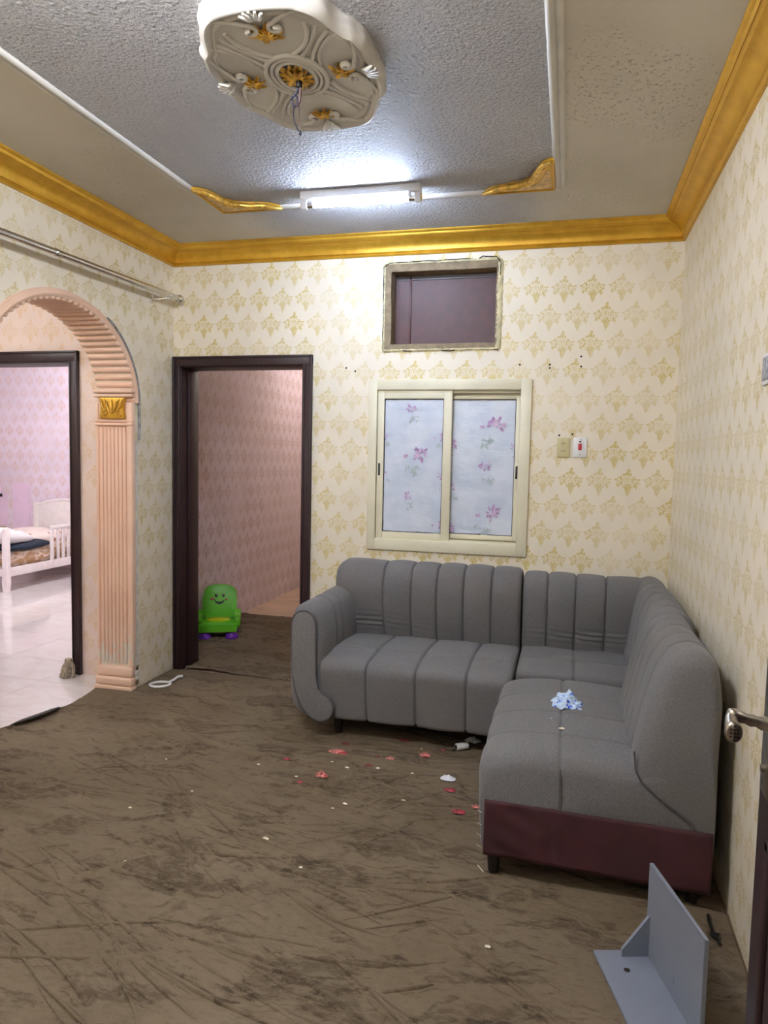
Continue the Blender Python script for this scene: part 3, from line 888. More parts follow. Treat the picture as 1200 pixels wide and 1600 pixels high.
# ---- window
def make_window():
    w = struct(bpy.data.objects.new('window_1', None), 'cream aluminium sliding window with floral frosted film'); _link(w, None, (-.713, D, .9))
    x0, x1, z0, z1 = -1.2015, -.2245, .899, 1.938
    y = D
    a = M['alu']
    FB = .055
    for nm, (p, q, r, s) in (('frame_stile', (x0, x0+.052, z0, z1)), ('frame_stile', (x1-.062, x1, z0, z1)), ('frame_head', (x0+.05, x1-.06, z1-.062, z1)), ('frame_sill', (x0+.05, x1-.06, z0, z0+.068))):
        box(nm, p, q, y-.018, y+.09, r, s, a, w, .003)
    # tracks
    box('sill_track', x0+.05, x1-.06, y+.012, y+.016, z0+.066, z0+.080, a, w)
    box('head_track', x0+.05, x1-.06, y+.022, y+.026, z1-.078, z1-.060, a, w)
    box('head_channel', x0+.05, x1-.06, y+.062, y+.088, 1.834, z1-.060, a, w)
    box('sill_channel', x0+.05, x1-.06, y+.062, y+.088, z0+.066, .990, a, w)
    def sash(px0, px1, pz0, pz1, sl, sr, st, sb, yf, latch_left):
        s = bpy.data.objects.new('sash', None); _link(s, w, (px0, yf, pz0))
        box('stile', px0-sl, px0, yf, yf+.028, pz0-sb, pz1+st, a, s, .002)
        box('stile', px1, px1+sr, yf, yf+.028, pz0-sb, pz1+st, a, s, .002)
        box('rail', px0, px1, yf+.001, yf+.027, pz1, pz1+st, a, s, .002)
        box('rail', px0, px1, yf+.001, yf+.027, pz0-sb, pz0, a, s, .002)
        for (p, q, r, t) in ((px0, px0+.005, pz0, pz1), (px1-.004, px1, pz0, pz1), (px0, px1, pz1-.005, pz1), (px0, px1, pz0, pz0+.004)):
            box('gasket', p, q, yf+.008, yf+.014, r, t, M['rubber'], s)
        lx = px0-sl*.62 if latch_left else px1+sr*.5
        box('latch', lx-.007, lx+.007, yf-.003, yf+.004, 1.355, 1.432, M['black_plastic'], s, .0028)
        box('latch_plate', lx-.013, lx+.013, yf-.0015, yf+.002, 1.295, 1.45, a, s, .001)
        return s
    s1 = sash(-1.106, -.739, 1.011, 1.824, .040, .050, .050, .045, D-.004, True)
    s2 = sash(-.700, -.314, 1.013, 1.824, .012, .028, .016, .030, D+.030, False)
    # film with torn, slightly curling edges
    def film(px0, px1, pz0, pz1, yf, s, sd):
        r = random.Random(sd); nx, nz = 26, 54; V = []; F = []
        for j in range(nz+1):
            for i in range(nx+1):
                u, v = i/nx, j/nz
                e = .004*mnoise.noise(Vector((v*9, sd, 0))); e2 = .004*mnoise.noise(Vector((u*9, sd+3, 0)))
                xx = px0+.004+e+(px1-px0-.008-e*0.5)*u; zz = pz0+.004+e2+(pz1-pz0-.010-e2*.5)*v
                b = .0022*mnoise.noise(Vector((xx*7, zz*16, sd)))+.0012*mnoise.noise(Vector((xx*30, zz*30, sd)))
                b += .003*math.exp(-((v-.045-.01*math.sin(u*7))/.008)**2)*(u > .2 and u < .9)
                V.append((xx, yf-b, zz))
        for j in range(nz):
            for i in range(nx):
                k = j*(nx+1)+i; F.append((k, k+1, k+nx+2, k+nx+1))
        p = box('pane', px0-.004, px1+.004, yf+.004, yf+.008, pz0-.004, pz1+.004, M['rubber'], s)
        return mesh('film', V, F, M['film'], s, smooth=True), p
    f1, _ = film(-1.106, -.739, 1.011, 1.824, D+.008, s1, 1)
    f2, _ = film(-.700, -.314, 1.013, 1.824, D+.042, s2, 2)
    # printed flowers
    def flower(fx, fz, size, yf, par, lim, big=True, sd=0):
        r = random.Random(sd*31+int(fx*1000)); V = []; F = []; fm = []
        def poly(pts, m):
            pts = [(min(max(x, lim[0]), lim[1]), z) for x, z in pts]
            if max(p[0] for p in pts)-min(p[0] for p in pts) < 1e-4: return
            k = len(V); V.extend((x, yf-.0045-.00003*len(F), z) for x, z in pts); F.append(tuple(range(k, k+len(pts)))); fm.append(m)
        def petal(cx, cz, ang, L, W, m):
            d = (math.cos(ang), math.sin(ang)); n_ = (-d[1], d[0])
            poly([(cx, cz), (cx+d[0]*L*.45+n_[0]*W, cz+d[1]*L*.45+n_[1]*W), (cx+d[0]*L*.85+n_[0]*W*.6, cz+d[1]*L*.85+n_[1]*W*.6), (cx+d[0]*L, cz+d[1]*L),
                  (cx+d[0]*L*.85-n_[0]*W*.6, cz+d[1]*L*.85-n_[1]*W*.6), (cx+d[0]*L*.45-n_[0]*W, cz+d[1]*L*.45-n_[1]*W)], m)
        n = 20 if big else 13
        for i in range(n):
            a = r.uniform(0, 2*PI); q = r.uniform(.05, .26)*size
            petal(fx+q*math.cos(a), fz+q*.85*math.sin(a), a+r.uniform(-.7, .7), size*r.uniform(.14, .30), size*r.uniform(.035, .065), 0 if r.random() < .62 else 1)
        for i in range(n//2):
            a = r.uniform(0, 2*PI); q = r.uniform(0, .15)*size
            petal(fx+q*math.cos(a), fz+q*math.sin(a), r.uniform(0, 6.28), size*.16, size*.05, 1)
        gx = fx-(.35*size if big else -.02)
        for i in range(9):
            a = -PI/2+r.uniform(-1.2, 1.2)
            petal(gx+r.uniform(-.3, .3)*size, fz-size*r.uniform(.55, .95), a, size*r.uniform(.2, .35), size*.05, 2)
        petal(gx+.1*size, fz-.35*size, -PI/2-.2, size*.7, size*.012, 2)
        if big:
            for i in range(4): petal(fx-.62*size, fz-.22*size, 1.2+i*.5, size*.18, size*.04, i % 2)
        mesh('flower_print', V, F, [M['petal'], M['petal_light'], M['leaf_print']], par, fm=fm)
    L1 = (-1.100, -.744); L2 = (-.695, -.319)
    for (px, pz, sz, bg) in ((-.940, 1.768, 0.078, False), (-.888, 1.495, 0.124, True), (-.945, 1.242, 0.081, False), (-.745, 1.60, .07, True), (-.748, 1.362, .075, False), (-.745, 1.07, .07, True), (-1.103, 1.60, .06, False), (-1.104, 1.37, .05, False)):
        flower(px, pz, sz, D+.008, f1, L1, bg, 3)
    for (px, pz, sz, bg) in ((-.428, 1.678, 0.130, True), (-.490, 1.418, 0.091, False), (-.440, 1.148, 0.127, True), (-.685, 1.552, .085, True), (-.690, 1.30, .075, False), (-.688, 1.045, .085, True), (-.320, 1.55, .06, False)):
        flower(px, pz, sz, D+.042, f2, L2, bg, 5)
make_window()

# ---- rough wall opening above the window (old air conditioner hole)
def make_hole():
    w = struct(bpy.data.objects.new('window_2', None), 'rough rectangular wall opening with timber lining and brown backing'); _link(w, None, (-.775, D, 2.1))
    x0, x1, z0, z1 = -1.118, -.432, 2.115, 2.625
    t = M['raw_wood']
    def board(a, b, c, d, y0=D-.006, y1=D+.15, sd=0):
        bm = bmesh.new(); bm_box(bm, a, b, y0, y1, c, d, .002, 1)
        bmesh.ops.subdivide_edges(bm, edges=bm.edges[:], cuts=5, use_grid_fill=True)
        for v in bm.verts: v.co += Vector((mnoise.noise(v.co*22+Vector((sd, 0, 0))), mnoise.noise(v.co*20+Vector((0, sd, 5))), mnoise.noise(v.co*24+Vector((0, 9, sd)))))*.005
        from_bm('lining_and_shade_board', bm, t, w)
    board(x0, x0+.042, z0, z1, sd=1); board(x0, x1, z1-.048, z1, sd=2); board(x0, x1, z0, z0+.034, sd=3, y1=D+.09); board(x1-.018, x1, z0, z1, sd=4)
    # crumbling render around it
    bm = bmesh.new(); K = 220; A = []; B = []; C = []; rr = random.Random(5)
    for k in range(K):
        s = k/K*4; e = int(s); f = s-e
        if e == 0: p = (x0+(x1-x0)*f, z0); o = (0, -1)
        elif e == 1: p = (x1, z0+(z1-z0)*f); o = (1, 0)
        elif e == 2: p = (x1-(x1-x0)*f, z1); o = (0, 1)
        else: p = (x0, z1-(z1-z0)*f); o = (-1, 0)
        w_ = .008+.012*abs(mnoise.noise(Vector((k*.25, 1, 0))))+(.012 if e == 1 else 0)
        j = .005*mnoise.noise(Vector((k*.6, 4, 0)))+(.012 if e == 1 else 0)*rr.random()
        A.append(bm.verts.new((p[0]-o[0]*(.004+j), D-.010, p[1]-o[1]*(.004+j))))
        B.append(bm.verts.new((p[0]+o[0]*w_*.4, D-.012-.004*rr.random(), p[1]+o[1]*w_*.4)))
        C.append(bm.verts.new((p[0]+o[0]*w_, D+.001, p[1]+o[1]*w_)))
    for k in range(K):
        k2 = (k+1) % K
        bm.faces.new((A[k], A[k2], B[k2], B[k])); bm.faces.new((B[k], B[k2], C[k2], C[k]))
    from_bm('crumbled_render', bm, M['mortar'], w, smooth=True)
    # black crack left between timber and wall
    def crack(pts, sd):
        P = []
        for (a, b_), (c, d_) in zip(pts, pts[1:]):
            for k in range(18): P.append((a+(c-a)*k/18, D-.0125, b_+(d_-b_)*k/18))
        P = [(x+.005*mnoise.noise(Vector((i*.4, sd, 0))), y, z+.005*mnoise.noise(Vector((i*.4, sd, 9)))) for i, (x, y, z) in enumerate(P)]
        tube('crack', P, [.0022+.0028*abs(mnoise.noise(Vector((i*.3, sd, 3)))) for i in range(len(P))], M['dark_gap'], w, 6)
    crack([(x0-.004, z0-.004), (x0-.006, z1-.02), (x0+.03, z1+.004), (x1-.14, z1+.008)], 1)
    crack([(x1-.12, z1+.006), (x1-.10, z1+.018), (x1-.02, z1+.012), (x1+.006, z1-.02), (x1+.004, z1-.10)], 2)
    crack([(x0+.12, z0-.006), (x0+.18, z0-.009)], 3); crack([(x0+.36, z0-.008), (x0+.44, z0-.010)], 4); crack([(x1-.02, z0-.004), (x1+.008, z0-.012)], 5)
    box('backing_board', -1.08, -.985, D+.105, D+.12, z0, z1, M['red_wood'], w)
    box('backing_board', -.981, x1, D+.108, D+.12, z0, z1, M['red_wood'], w)
    box('backing_batten', -.988, -.976, D+.100, D+.108, z0, z1, M['red_wood'], w, .002)
    box('lining_and_shade_board', x0, x1, D+.10, D+.16, z1-.075, z1-.04, M['dark_wood'], w)  # dark board added to stand for the shade at the top of the hole
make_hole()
# old screw holes and plugs in the back wall
for x, z in ((-.130, 2.018), (-.130, 1.999), (.042, 2.062), (.044, 2.006), (-1.355, 2.012), (-1.297, 1.992), (.012, 1.622), (-.062, 1.615), (-.30, 2.02)):
    lathe('screw_hole', [(.001, -.0015), (.005, -.0015), (.006, 0)], (x, D, z), M['dark_gap'], wall_back, 8, 'y')

# ================================================================== THINGS
# ---- carpet: height field with creases, lapping into the arch and curling up there
def crease_field(X, Y, x0, x1, y0, y1, n, seed, big=1.0):
    r = np.random.default_rng(seed); Hh = np.zeros_like(X)
    for k in range(n):
        L = r.uniform(.18, .75); cx, cy = r.uniform(x0, x1), r.uniform(y0, y1)
        ang = r.normal(-0.35, 0.35) if r.random() < .72 else r.normal(0.5, .5)
        kap = r.normal(0, .55); w = r.uniform(.008, .015); A = r.uniform(.002, .006)*big
        dx, dy = X-cx, Y-cy
        s = dx*math.cos(ang)+dy*math.sin(ang); d = -dx*math.sin(ang)+dy*math.cos(ang)
        d = d-kap*s*s*.5-.012*np.sin(s*9+k)
        env = np.exp(-(s/(L*.5))**4)
        q = d/w
        Hh += A*env*(np.exp(-q*q) - .55*np.exp(-(q-1.9)**2))
    return Hh

def carpet_low(X, Y):
    return .0035*np.sin(X*2.3+1.1*np.sin(Y*2.1))*np.cos(Y*2.9+.7*np.sin(X*1.7))+.002*np.sin(X*6.1+Y*4.3)
def carpet_folds(par, x0, x1, y0, y1, n, seed, keep):
    r = random.Random(seed); V = []; F = []
    def fold(x, y, ang, L, kap, h, w):
        K = 14; st = len(V); a = ang
        px, py = x, y
        for k in range(K+1):
            u = k/K; t = max(.0, math.sin(PI*min(.97, max(.03, u))))**.7
            zz = float(carpet_low(np.array(px), np.array(py)))+.0075
            nx_, ny_ = math.sin(a), -math.cos(a)          # side towards the camera
            if ny_ > 0: nx_, ny_ = -nx_, -ny_
            for o, hh in ((-2.6, -.003), (-1.1, .30*h*t), (-.25, h*t), (.25, .92*h*t), (.55, .30*h*t), (.75, -.003)):
                V.append((px+nx_*o*w*(.35+.65*t), py+ny_*o*w*(.35+.65*t), zz+hh))
            px += math.cos(a)*L/K; py += math.sin(a)*L/K; a += kap*L/K+.10*math.sin(k*1.3+seed)*.3
        for k in range(K):
            for j in range(5):
                b = st+k*6+j; F.append((b, b+1, b+7, b+6))
    c = 0
    while c < n:
        x, y = r.uniform(x0, x1), r.uniform(y0, y1)
        if not keep(x, y): continue
        ang = r.gauss(-.32, .22) if r.random() < .78 else r.gauss(.45, .3)
        L = r.uniform(.16, .62); kap = r.gauss(.25, .7); h = r.uniform(.006, .013); w = r.uniform(.006, .010)
        fold(x, y, ang, L, kap, h, w); c += 1
        if r.random() < .6:
            fold(x+r.uniform(-.03, .06), y-r.uniform(.015, .04), ang-r.uniform(.05, .22), L*r.uniform(.6, 1.0), kap*.8, h*.8, w*.9)
    bm = bmesh.new(); bv = [bm.verts.new(v) for v in V]
    for f in F: bm.faces.new([bv[i] for i in f])
    o = autosmooth(from_bm('carpet_folds', bm, M['carpet'], par), 70); o['kind'] = 'stuff'
    return o
def make_carpet_obj():
    st = 0.009
    xs = np.arange(XL+.006, XR-.004, st); ys = np.arange(YF+.005, D-.002, st)
    ne = 44
    nx, ny = len(xs), len(ys)
    X, Y = np.meshgrid(xs, ys)
    def edge(y):
        return np.interp(y, [2.6, 2.9, 3.02, 3.14, 3.26, 3.45, 3.60, 3.73], [-2.84, -2.835, -2.823, -2.775, -2.745, -2.735, -2.75, -2.775])
    rows = [j for j in range(ny) if ARC_C-AI+.065 < ys[j] < ARC_C+AI-.065]
    Xe = []; 
    for j in rows:
        e = edge(ys[j]); Xe.append([xs[0]+(e-xs[0])*(i/ne) for i in range(1, ne+1)])
    Xe = np.array(Xe); Ye = np.repeat(ys[rows][:, None], ne, 1)
    def height(X, Y, seed=3):
        h = crease_field(X, Y, XL, XR, YF, D, 210, seed)
        h += crease_field(X, Y, XL, -1.0, 1.6, 3.0, 60, seed+9, 1.3)
        # broad swells
        low = carpet_low(X, Y)
        return np.maximum(h+low+.008, .003)
    Z = height(X, Y); Ze = height(Xe, Ye)
    # long fold near the left edge
    for (Xq, Yq, Zq) in ((X, Y, Z), (Xe, Ye, Ze)):
        d = Yq-(2.34-.10*(Xq+2.2)); env = np.exp(-((Xq+2.05)/.42)**4)
        Zq += env*(.016*np.exp(-((d-.02)/.02)**2)-.006*np.exp(-((d+.012)/.008)**2))
    # curl of the lapping edge
    t = np.repeat((np.arange(1, ne+1)/ne)[None, :], len(rows), 0)
    amp = np.exp(-((Ye-3.20)/.17)**4)                     # stretch of the edge that is folded back
    Wd = np.abs(Xe[:, -1:]-xs[0])
    Xe = Xe-.055*amp*t                                      # the lap runs out further before it folds
    s_ = (t-.74)*(Wd+.055*amp); r0 = .011
    phi = np.clip(s_/r0, 0, PI)
    Xf = xs[0]-(Wd+.055*amp)*.74
    xc = np.where(s_ > 0, Xf-r0*np.sin(phi)+np.clip(s_-PI*r0, 0, None), Xe)
    zc_ = np.where(s_ > 0, r0*(1-np.cos(phi))+.10*np.clip(s_-PI*r0, 0, None), 0)
    Xe = Xe+amp*(xc-Xe); Ze = Ze+amp*zc_
    Ze += .004
    fade = np.clip((D-Y)/.05, 0, 1); Z = .006+(Z-.006)*(.4+.6*fade)
    V = np.concatenate([np.stack([X.ravel(), Y.ravel(), Z.ravel()], 1), np.stack([Xe.ravel(), Ye.ravel(), Ze.ravel()], 1)])
    F = []
    idx = np.arange(nx*ny).reshape(ny, nx)
    F = np.stack([idx[:-1, :-1].ravel(), idx[:-1, 1:].ravel(), idx[1:, 1:].ravel(), idx[1:, :-1].ravel()], 1).tolist()
    b0 = nx*ny
    for k in range(len(rows)-1):
        j = rows[k]
        a = [idx[j, 0]]+[b0+k*ne+i for i in range(ne)]; b = [idx[j+1, 0]]+[b0+(k+1)*ne+i for i in range(ne)]
        for i in range(ne): F.append((int(a[i+1]), int(a[i]), int(b[i]), int(b[i+1])))
    o = mesh('carpet', V, F, [M['carpet'], M['carpet_under']], smooth=True)
    sol = o.modifiers.new('thickness', 'SOLIDIFY'); sol.thickness = 0.005; sol.offset = -1; sol.material_offset = 1; sol.material_offset_rim = 1
    return tag(o, 'creased brown plush carpet covering the living room floor', 'carpet')
_carpet = make_carpet_obj()
carpet_folds(_carpet, -2.3, .25, 1.1, 3.3, 150, 5, lambda x, y: x+.6 < .45*(y-1.0)*0+.85 and not (x > -.45 and y > 2.3) and not (x > .05) and x > -.95*y-.1)
def make_carpet2():
    st = .014
    xs = np.arange(-2.862, -1.62, st); ys = np.arange(D+.006, 5.96, st)
    X, Y = np.meshgrid(xs, ys)
    X = X+.0*Y
    Z = crease_field(X, Y, -2.9, -1.6, D, 6, 150, 21, 1.3)+.009+.004*np.sin(X*5+Y*3)
    Z += .022*np.exp(-((Y-D-.03)/.025)**2)*np.exp(-((X+2.33)/.16)**4)       # buckled lip at the threshold
    Z = np.maximum(Z, .003)
    Y = Y+.02*np.sin(X*4.0)*np.clip((Y-5.6)/.36, 0, 1)
    jam = (Y < D+.21) & (X < -2.48)
    V = np.stack([X.ravel(), Y.ravel(), Z.ravel()], 1)
    idx = np.arange(X.size).reshape(X.shape); F = []
    jr = jam
    for j in range(X.shape[0]-1):
        for i in range(X.shape[1]-1):
            if jr[j, i]: continue
            F.append((int(idx[j, i]), int(idx[j, i+1]), int(idx[j+1, i+1]), int(idx[j+1, i])))
    o = mesh('carpet', V, F, [M['carpet'], M['carpet_under']], smooth=True)
    bm = bmesh.new(); bm.from_mesh(o.data)
    bmesh.ops.delete(bm, geom=[v for v in bm.verts if not v.link_faces], context='VERTS'); bm.to_mesh(o.data); bm.free()
    sol = o.modifiers.new('thickness', 'SOLIDIFY'); sol.thickness = 0.005; sol.offset = -1; sol.material_offset = 1; sol.material_offset_rim = 1
    return tag(o, 'brown carpet piece lying in the corridor under the toy chair', 'carpet')
make_carpet2()

# ---- fluorescent tube lights
def tube_light(x, y, z, L, along, col, strength, label, group=None):
    t = thing('tube_light', label, 'ceiling light', (x, y, z), group)
    def P(a, b, c): return (x+a, y+b, z+c) if along == 'x' else (x+b, y+a, z+c)
    def bx(n, a0, a1, b0, b1, c0, c1, m, par, bv=.002):
        p, q = P(a0, b0, c0), P(a1, b1, c1)
        return box(n, p[0], q[0], p[1], q[1], p[2], q[2], m, par, bv)
    h = L/2
    bat = bx('batten', -h, h, -.027, .027, -.038, 0, M['white_plastic'], t, .004)
    bx('batten_cover', -h+.02, h-.02, -.021, .021, -.042, -.036, M['white_plastic'], bat)
    for s in (-1, 1):
        sk = bx('lamp_holder', s*(h-.030), s*h, -.013, .017, -.082, -.036, M['white_plastic'], t, .003)
        bx('holder_spring', s*(h-.004), s*(h+.004), -.007, .009, -.078, -.045, M['gold_bright'], sk, .001)
        tube('tube_cap', [P(s*(h-.062), 0.006, -.062), P(s*(h-.03), 0.006, -.062)], .0138, M['chrome'], t, 14)
    em = emitter('tube_glow', col, strength)
    bm = bmesh.new(); bm_tube(bm, [P(-h+.06, .006, -.062), P(h-.06, .006, -.062)], .0132, 10)
    from_bm('lamp_tube', bm, em, t, smooth=True)
    lathe('starter', [(.004, -.030), (.010, -.028), (.010, 0)], P(h-.055, -.018, -.036), M['white_plastic'], t, 12)
    return t
tube_light(-1.050, 3.475, H, .615, 'x', C_MAIN, TUBE_MAIN, 'lit white fluorescent batten on the ceiling near the back wall')
tube_light(-1.05, 1.17, H, .615, 'x', C_FRONT, FILL_FRONT, 'added unseen fill batten at the entrance end of the ceiling panel')
tube_light(-3.75, 2.5, H, .615, 'x', C_FRONT, TUBE_HALL, 'fluorescent batten on the ceiling of the hall behind the arch')
tube_light(-.5, -.9, H, .615, 'x', C_FRONT, FILL_ENTRY, 'added unseen fill batten on the ceiling of the entry lobby')
tube_light(-5.0, 5.6, H, 1.2, 'x', C_BED, TUBE_BED, 'fluorescent batten on the bedroom ceiling')
tube_light(-2.0, 7.3, H, .615, 'y', C_CORR, TUBE_CORR, 'fluorescent batten on the corridor ceiling')

# ---- ceiling medallion
MX, MY = -.930, 2.325
def med_r(th):
    a, b = .270, .385
    c, s = abs(math.cos(th)), abs(math.sin(th))
    p = 2.5
    r = 1.0/((c/a)**p+(s/b)**p)**(1/p)
    # cartouche: cusps on the axes, shoulders at the diagonals
    w = math.cos(4*th)
    r *= 1+.030*math.cos(8*th+PI)+.018*math.cos(4*th)
    for ax in (0, PI/2, PI, 3*PI/2):
        d = math.atan2(math.sin(th-ax), math.cos(th-ax)); r *= 1+.035*math.exp(-(d/.16)**2)
    for ax in (.62, PI-.62, PI+.62, 2*PI-.62):
        d = math.atan2(math.sin(th-ax), math.cos(th-ax)); r *= 1+.025*math.exp(-(d/.07)**2)
    return r
def make_medallion():
    t = thing('ceiling_medallion', 'large white plaster ceiling medallion with gold leaf flowers', 'ceiling rose', (MX, MY, H))
    rings = [(.985, 0), (1.005, -.012), (.995, -.022), (1.015, -.034), (1.008, -.048), (.985, -.062), (.955, -.068), (.925, -.063), (.905, -.055), (.885, -.054), (.872, -.059), (.858, -.060), (.845, -.054), (.82, -.052), (.5, -.050), (.25, -.050), (0.02, -.050)]
    K = 128; V = []; F = []
    for s, z in rings:
        for k in range(K):
            th = 2*PI*k/K; r = med_r(th)*s
            if .9 < s: r += .004*math.sin(th*24)*(s > .99)
            V.append((MX+r*math.cos(th), MY+r*math.sin(th), H+z))
    for i in range(len(rings)-1):
        for k in range(K): F.append((i*K+k, i*K+(k+1) % K, (i+1)*K+(k+1) % K, (i+1)*K+k))
    F.append(tuple((len(rings)-1)*K+k for k in range(K)))
    bm = bmesh.new(); bv = [bm.verts.new(v) for v in V]
    for f in F: bm.faces.new([bv[i] for i in f])
    autosmooth(from_bm('medallion_body', bm, M['plaster'], t), 50)
    zf = H-.052
    # oval boss in the middle
    for a, b, r in ((.098, .125, .009), (.080, .105, .007), (.062, .085, .008)):
        tube('oval_ring', [(MX+a*math.cos(2*PI*k/40), MY+b*math.sin(2*PI*k/40), zf-.004) for k in range(40)], r, M['plaster'], t, 8, closed=True)
    # paired bands running to the four shoulders
    for sx in (-1, 1):
        for sy in (-1, 1):
            for off, bend in ((-.020, -.020), (-.006, -.008), (.016, .010), (.030, .024)):
                p0 = Vector((.088*sx*.75, .115*sy*.68)); p1 = Vector((.176*sx, .235*sy))
                d = (p1-p0); n_ = Vector((-d.y, d.x)).normalized()*(1 if sx*sy > 0 else -1)
                pts = []
                for k in range(9):
                    u = k/8; q = p0+d*u+n_*(off+bend*(2*u-1)**2*1.2)
                    pts.append((MX+q.x, MY+q.y, zf-.001))
                tube('relief_band', pts, .0075, M['plaster'], t, 6)
    # scroll volutes and shell on each axis
    for ax in range(4):
        th = ax*PI/2; R = med_r(th)
        c = Vector((math.cos(th), math.sin(th))); n_ = Vector((-c.y, c.x))
        for s in (-1, 1):
            pts = []
            for k in range(26):
                u = k/25
                if u < .45:
                    w = u/.45; q = c*(R*(.84-.03*w)) + n_*s*(.150-.105*w)*(1.0 if ax % 2 == 0 else .9)
                    q = c*(R*(.86-.10*w**2))+n_*s*(.155-.115*w)
                else:
                    w = (u-.45)/.55; a = w*2*PI*1.05
                    rr = .024*(1-.72*w)
                    ctr = c*(R*.76-.024)+n_*s*.040
                    q = ctr+c*(rr*math.cos(a))+n_*(-s*rr*math.sin(a))
                pts.append((MX+q.x, MY+q.y, zf-.006-.004*u))
            tube('scroll', pts, [.006+.003*(k/25) for k in range(26)], M['plaster'], t, 7)
        for k in range(5):
            a = (k-2)*.34
            q0 = c*(R*.80); q1 = c*(R*.80+.062*math.cos(a))+n_*(.055*math.sin(a))
            tube('shell_ray', [(MX+q0.x, MY+q0.y, zf-.004), (MX+(q0.x+q1.x)/2, MY+(q0.y+q1.y)/2, zf-.016), (MX+q1.x, MY+q1.y, zf-.018)], [.003, .008, .004], M['plaster'], t, 6)
    # gold flowers
    def gold_flower(cx, cy, r, asp, n, name='gold_flower'):
        bm = bmesh.new()
        for lay, (rr, z, k0) in enumerate(((1.0, 0, 0), (.62, -.006, .5))):
            for i in range(n):
                a = 2*PI*(i+k0)/n; L = r*rr*(1+.18*math.sin(i*2.7))
                d = Vector((math.cos(a), math.sin(a)*asp)); q = Vector((-d.y, d.x))
                pts = [(0, 0, -.004), (.5, .17, -.012), (.85, .12, -.010), (1.0, 0, -.003), (.85, -.12, -.010), (.5, -.17, -.012)]
                vs = [bm.verts.new((cx+d.x*u*L+q.x*w*L, cy+d.y*u*L+q.y*w*L, zf+z+h)) for u, w, h in pts]
                m = bm.verts.new((cx+d.x*.55*L, cy+d.y*.55*L, zf+z-.005))
                for j in range(6): bm.faces.new((vs[j], vs[(j+1) % 6], m))
        bm_lathe(bm, [(r*.05, -.016), (r*.16, -.014), (r*.2, -.004)], (cx, cy, zf), 10)
        o = from_bm(name, bm, M['gold_bright'], t); return autosmooth(o, 40)
    gold_flower(MX, MY, .068, 1.25, 12, 'centre_gold_flower')
    gold_flower(MX, MY-.250, .058, .85, 10)
    gold_flower(MX, MY+.262, .056, .70, 10)
    gold_flower(MX-.160, MY+.005, .046, 1.1, 8)
    gold_flower(MX+.160, MY-.005, .046, 1.1, 8)
make_medallion()
w = thing('hanging_wire', 'loose dark electric wires dangling from the ceiling medallion', 'wire', (MX, MY+.02, H-.06))
lathe('wire_sleeve', [(.006, -.030), (.010, -.028), (.012, 0)], (MX, MY+.02, H-.055), M['black_plastic'], w, 12)
tube('wire_strand', [(MX, MY+.02, H-.07), (MX-.008, MY+.02, H-.095), (MX-.024, MY+.025, H-.108), (MX-.030, MY+.03, H-.125), (MX-.016, MY+.03, H-.140), (MX-.004, MY+.025, H-.128), (MX-.010, MY+.02, H-.105), (MX-.028, MY+.02, H-.118)], .0042, M['wire'], w, 7)
tube('wire_strand', [(MX+.003, MY+.02, H-.07), (MX+.005, MY+.02, H-.10), (MX+.000, MY+.025, H-.125), (MX-.012, MY+.03, H-.138)], .0045, M['wire2'], w, 7)
tube('wire_strand', [(MX-.022, MY+.03, H-.13), (MX-.024, MY+.03, H-.16), (MX-.018, MY+.03, H-.19), (MX-.008, MY+.032, H-.213), (MX+.002, MY+.032, H-.222)], .0022, M['wire'], w, 6)
tube('wire_strand', [(MX-.004, MY+.03, H-.13), (MX-.003, MY+.03, H-.17), (MX+.000, MY+.03, H-.20), (MX+.003, MY+.032, H-.222)], .0016, M['wire2'], w, 6)
tube('wire_end', [(MX+.001, MY+.032, H-.218), (MX+.005, MY+.032, H-.226), (MX+.002, MY+.032, H-.234), (MX-.001, MY+.032, H-.227)], .0030, M['wire'], w, 6)

# ---- gold corner ornaments of the ceiling panel
def ornament(cx, cy, sx, label):
    t = thing('corner_ornament', label, 'ceiling ornament', (cx, cy, H), 'gold scroll ornaments at the ceiling panel corners')
    L = .335
    N = 26; hyp = []
    for k in range(N+1):
        u = k/N
        a = L*(1-u)+.0; b = L*u
        w = -.055*math.sin(PI*u)+.020*math.sin(3*PI*u)
        hyp.append((a+w*.75+.012, b+w*.75+.012))
    out = [(0, 0), (L+.012, 0)]+hyp[1:-1]+[(0, L+.012)]
    def P(a, b): return (cx+sx*a, cy-b)
    pts = [P(a, b) for a, b in out]
    plate = prism('ornament_plate', pts, H, H-.016, 'xy', M['gold'], t, .003)
    # pale worn centre
    inner = [(.02, .02), (L*.72, .02)]+[(max(.02, a-.035), max(.02, b-.035)) for a, b in hyp[5:-5]]+[(.02, L*.72)]
    prism('ornament_field', [P(a, b) for a, b in inner], H-.015, H-.018, 'xy', M['ornament_field'], t)
    # rolled ribbon along the scrolled edge
    tube('ornament_ribbon', [(*P(a, b), H-.018-.006*abs(math.sin(k*.55))) for k, (a, b) in enumerate(hyp)], [.005+.013*abs(math.sin(PI*min(.95, max(.05, k/N))))**.6*(.75+.35*math.sin(k*1.1)**2) for k in range(N+1)], M['gold_bright'], t, 9)
    tube('ornament_edge', [(*P(L, .006), H-.016), (*P(.006, .006), H-.016), (*P(.006, L), H-.016)], .007, M['gold'], t, 8)
    tube('ornament_vein', [(*P(a*.86, b*.86), H-.017) for a, b in hyp[3:-3]], .004, M['gold_bright'], t, 6)
    return t
M['ornament_field'] = plain('worn_gold_and_cream', (214, 178, 118), 0.5, 0.2, var=0.15, nscale=30)
ornament(RX0+.005, RY1+.004, 1, 'gold scroll ornament at the ceiling panel corner towards the arch')
ornament(RX1-.005, RY1+.004, -1, 'gold scroll ornament at the ceiling panel corner towards the sofa')

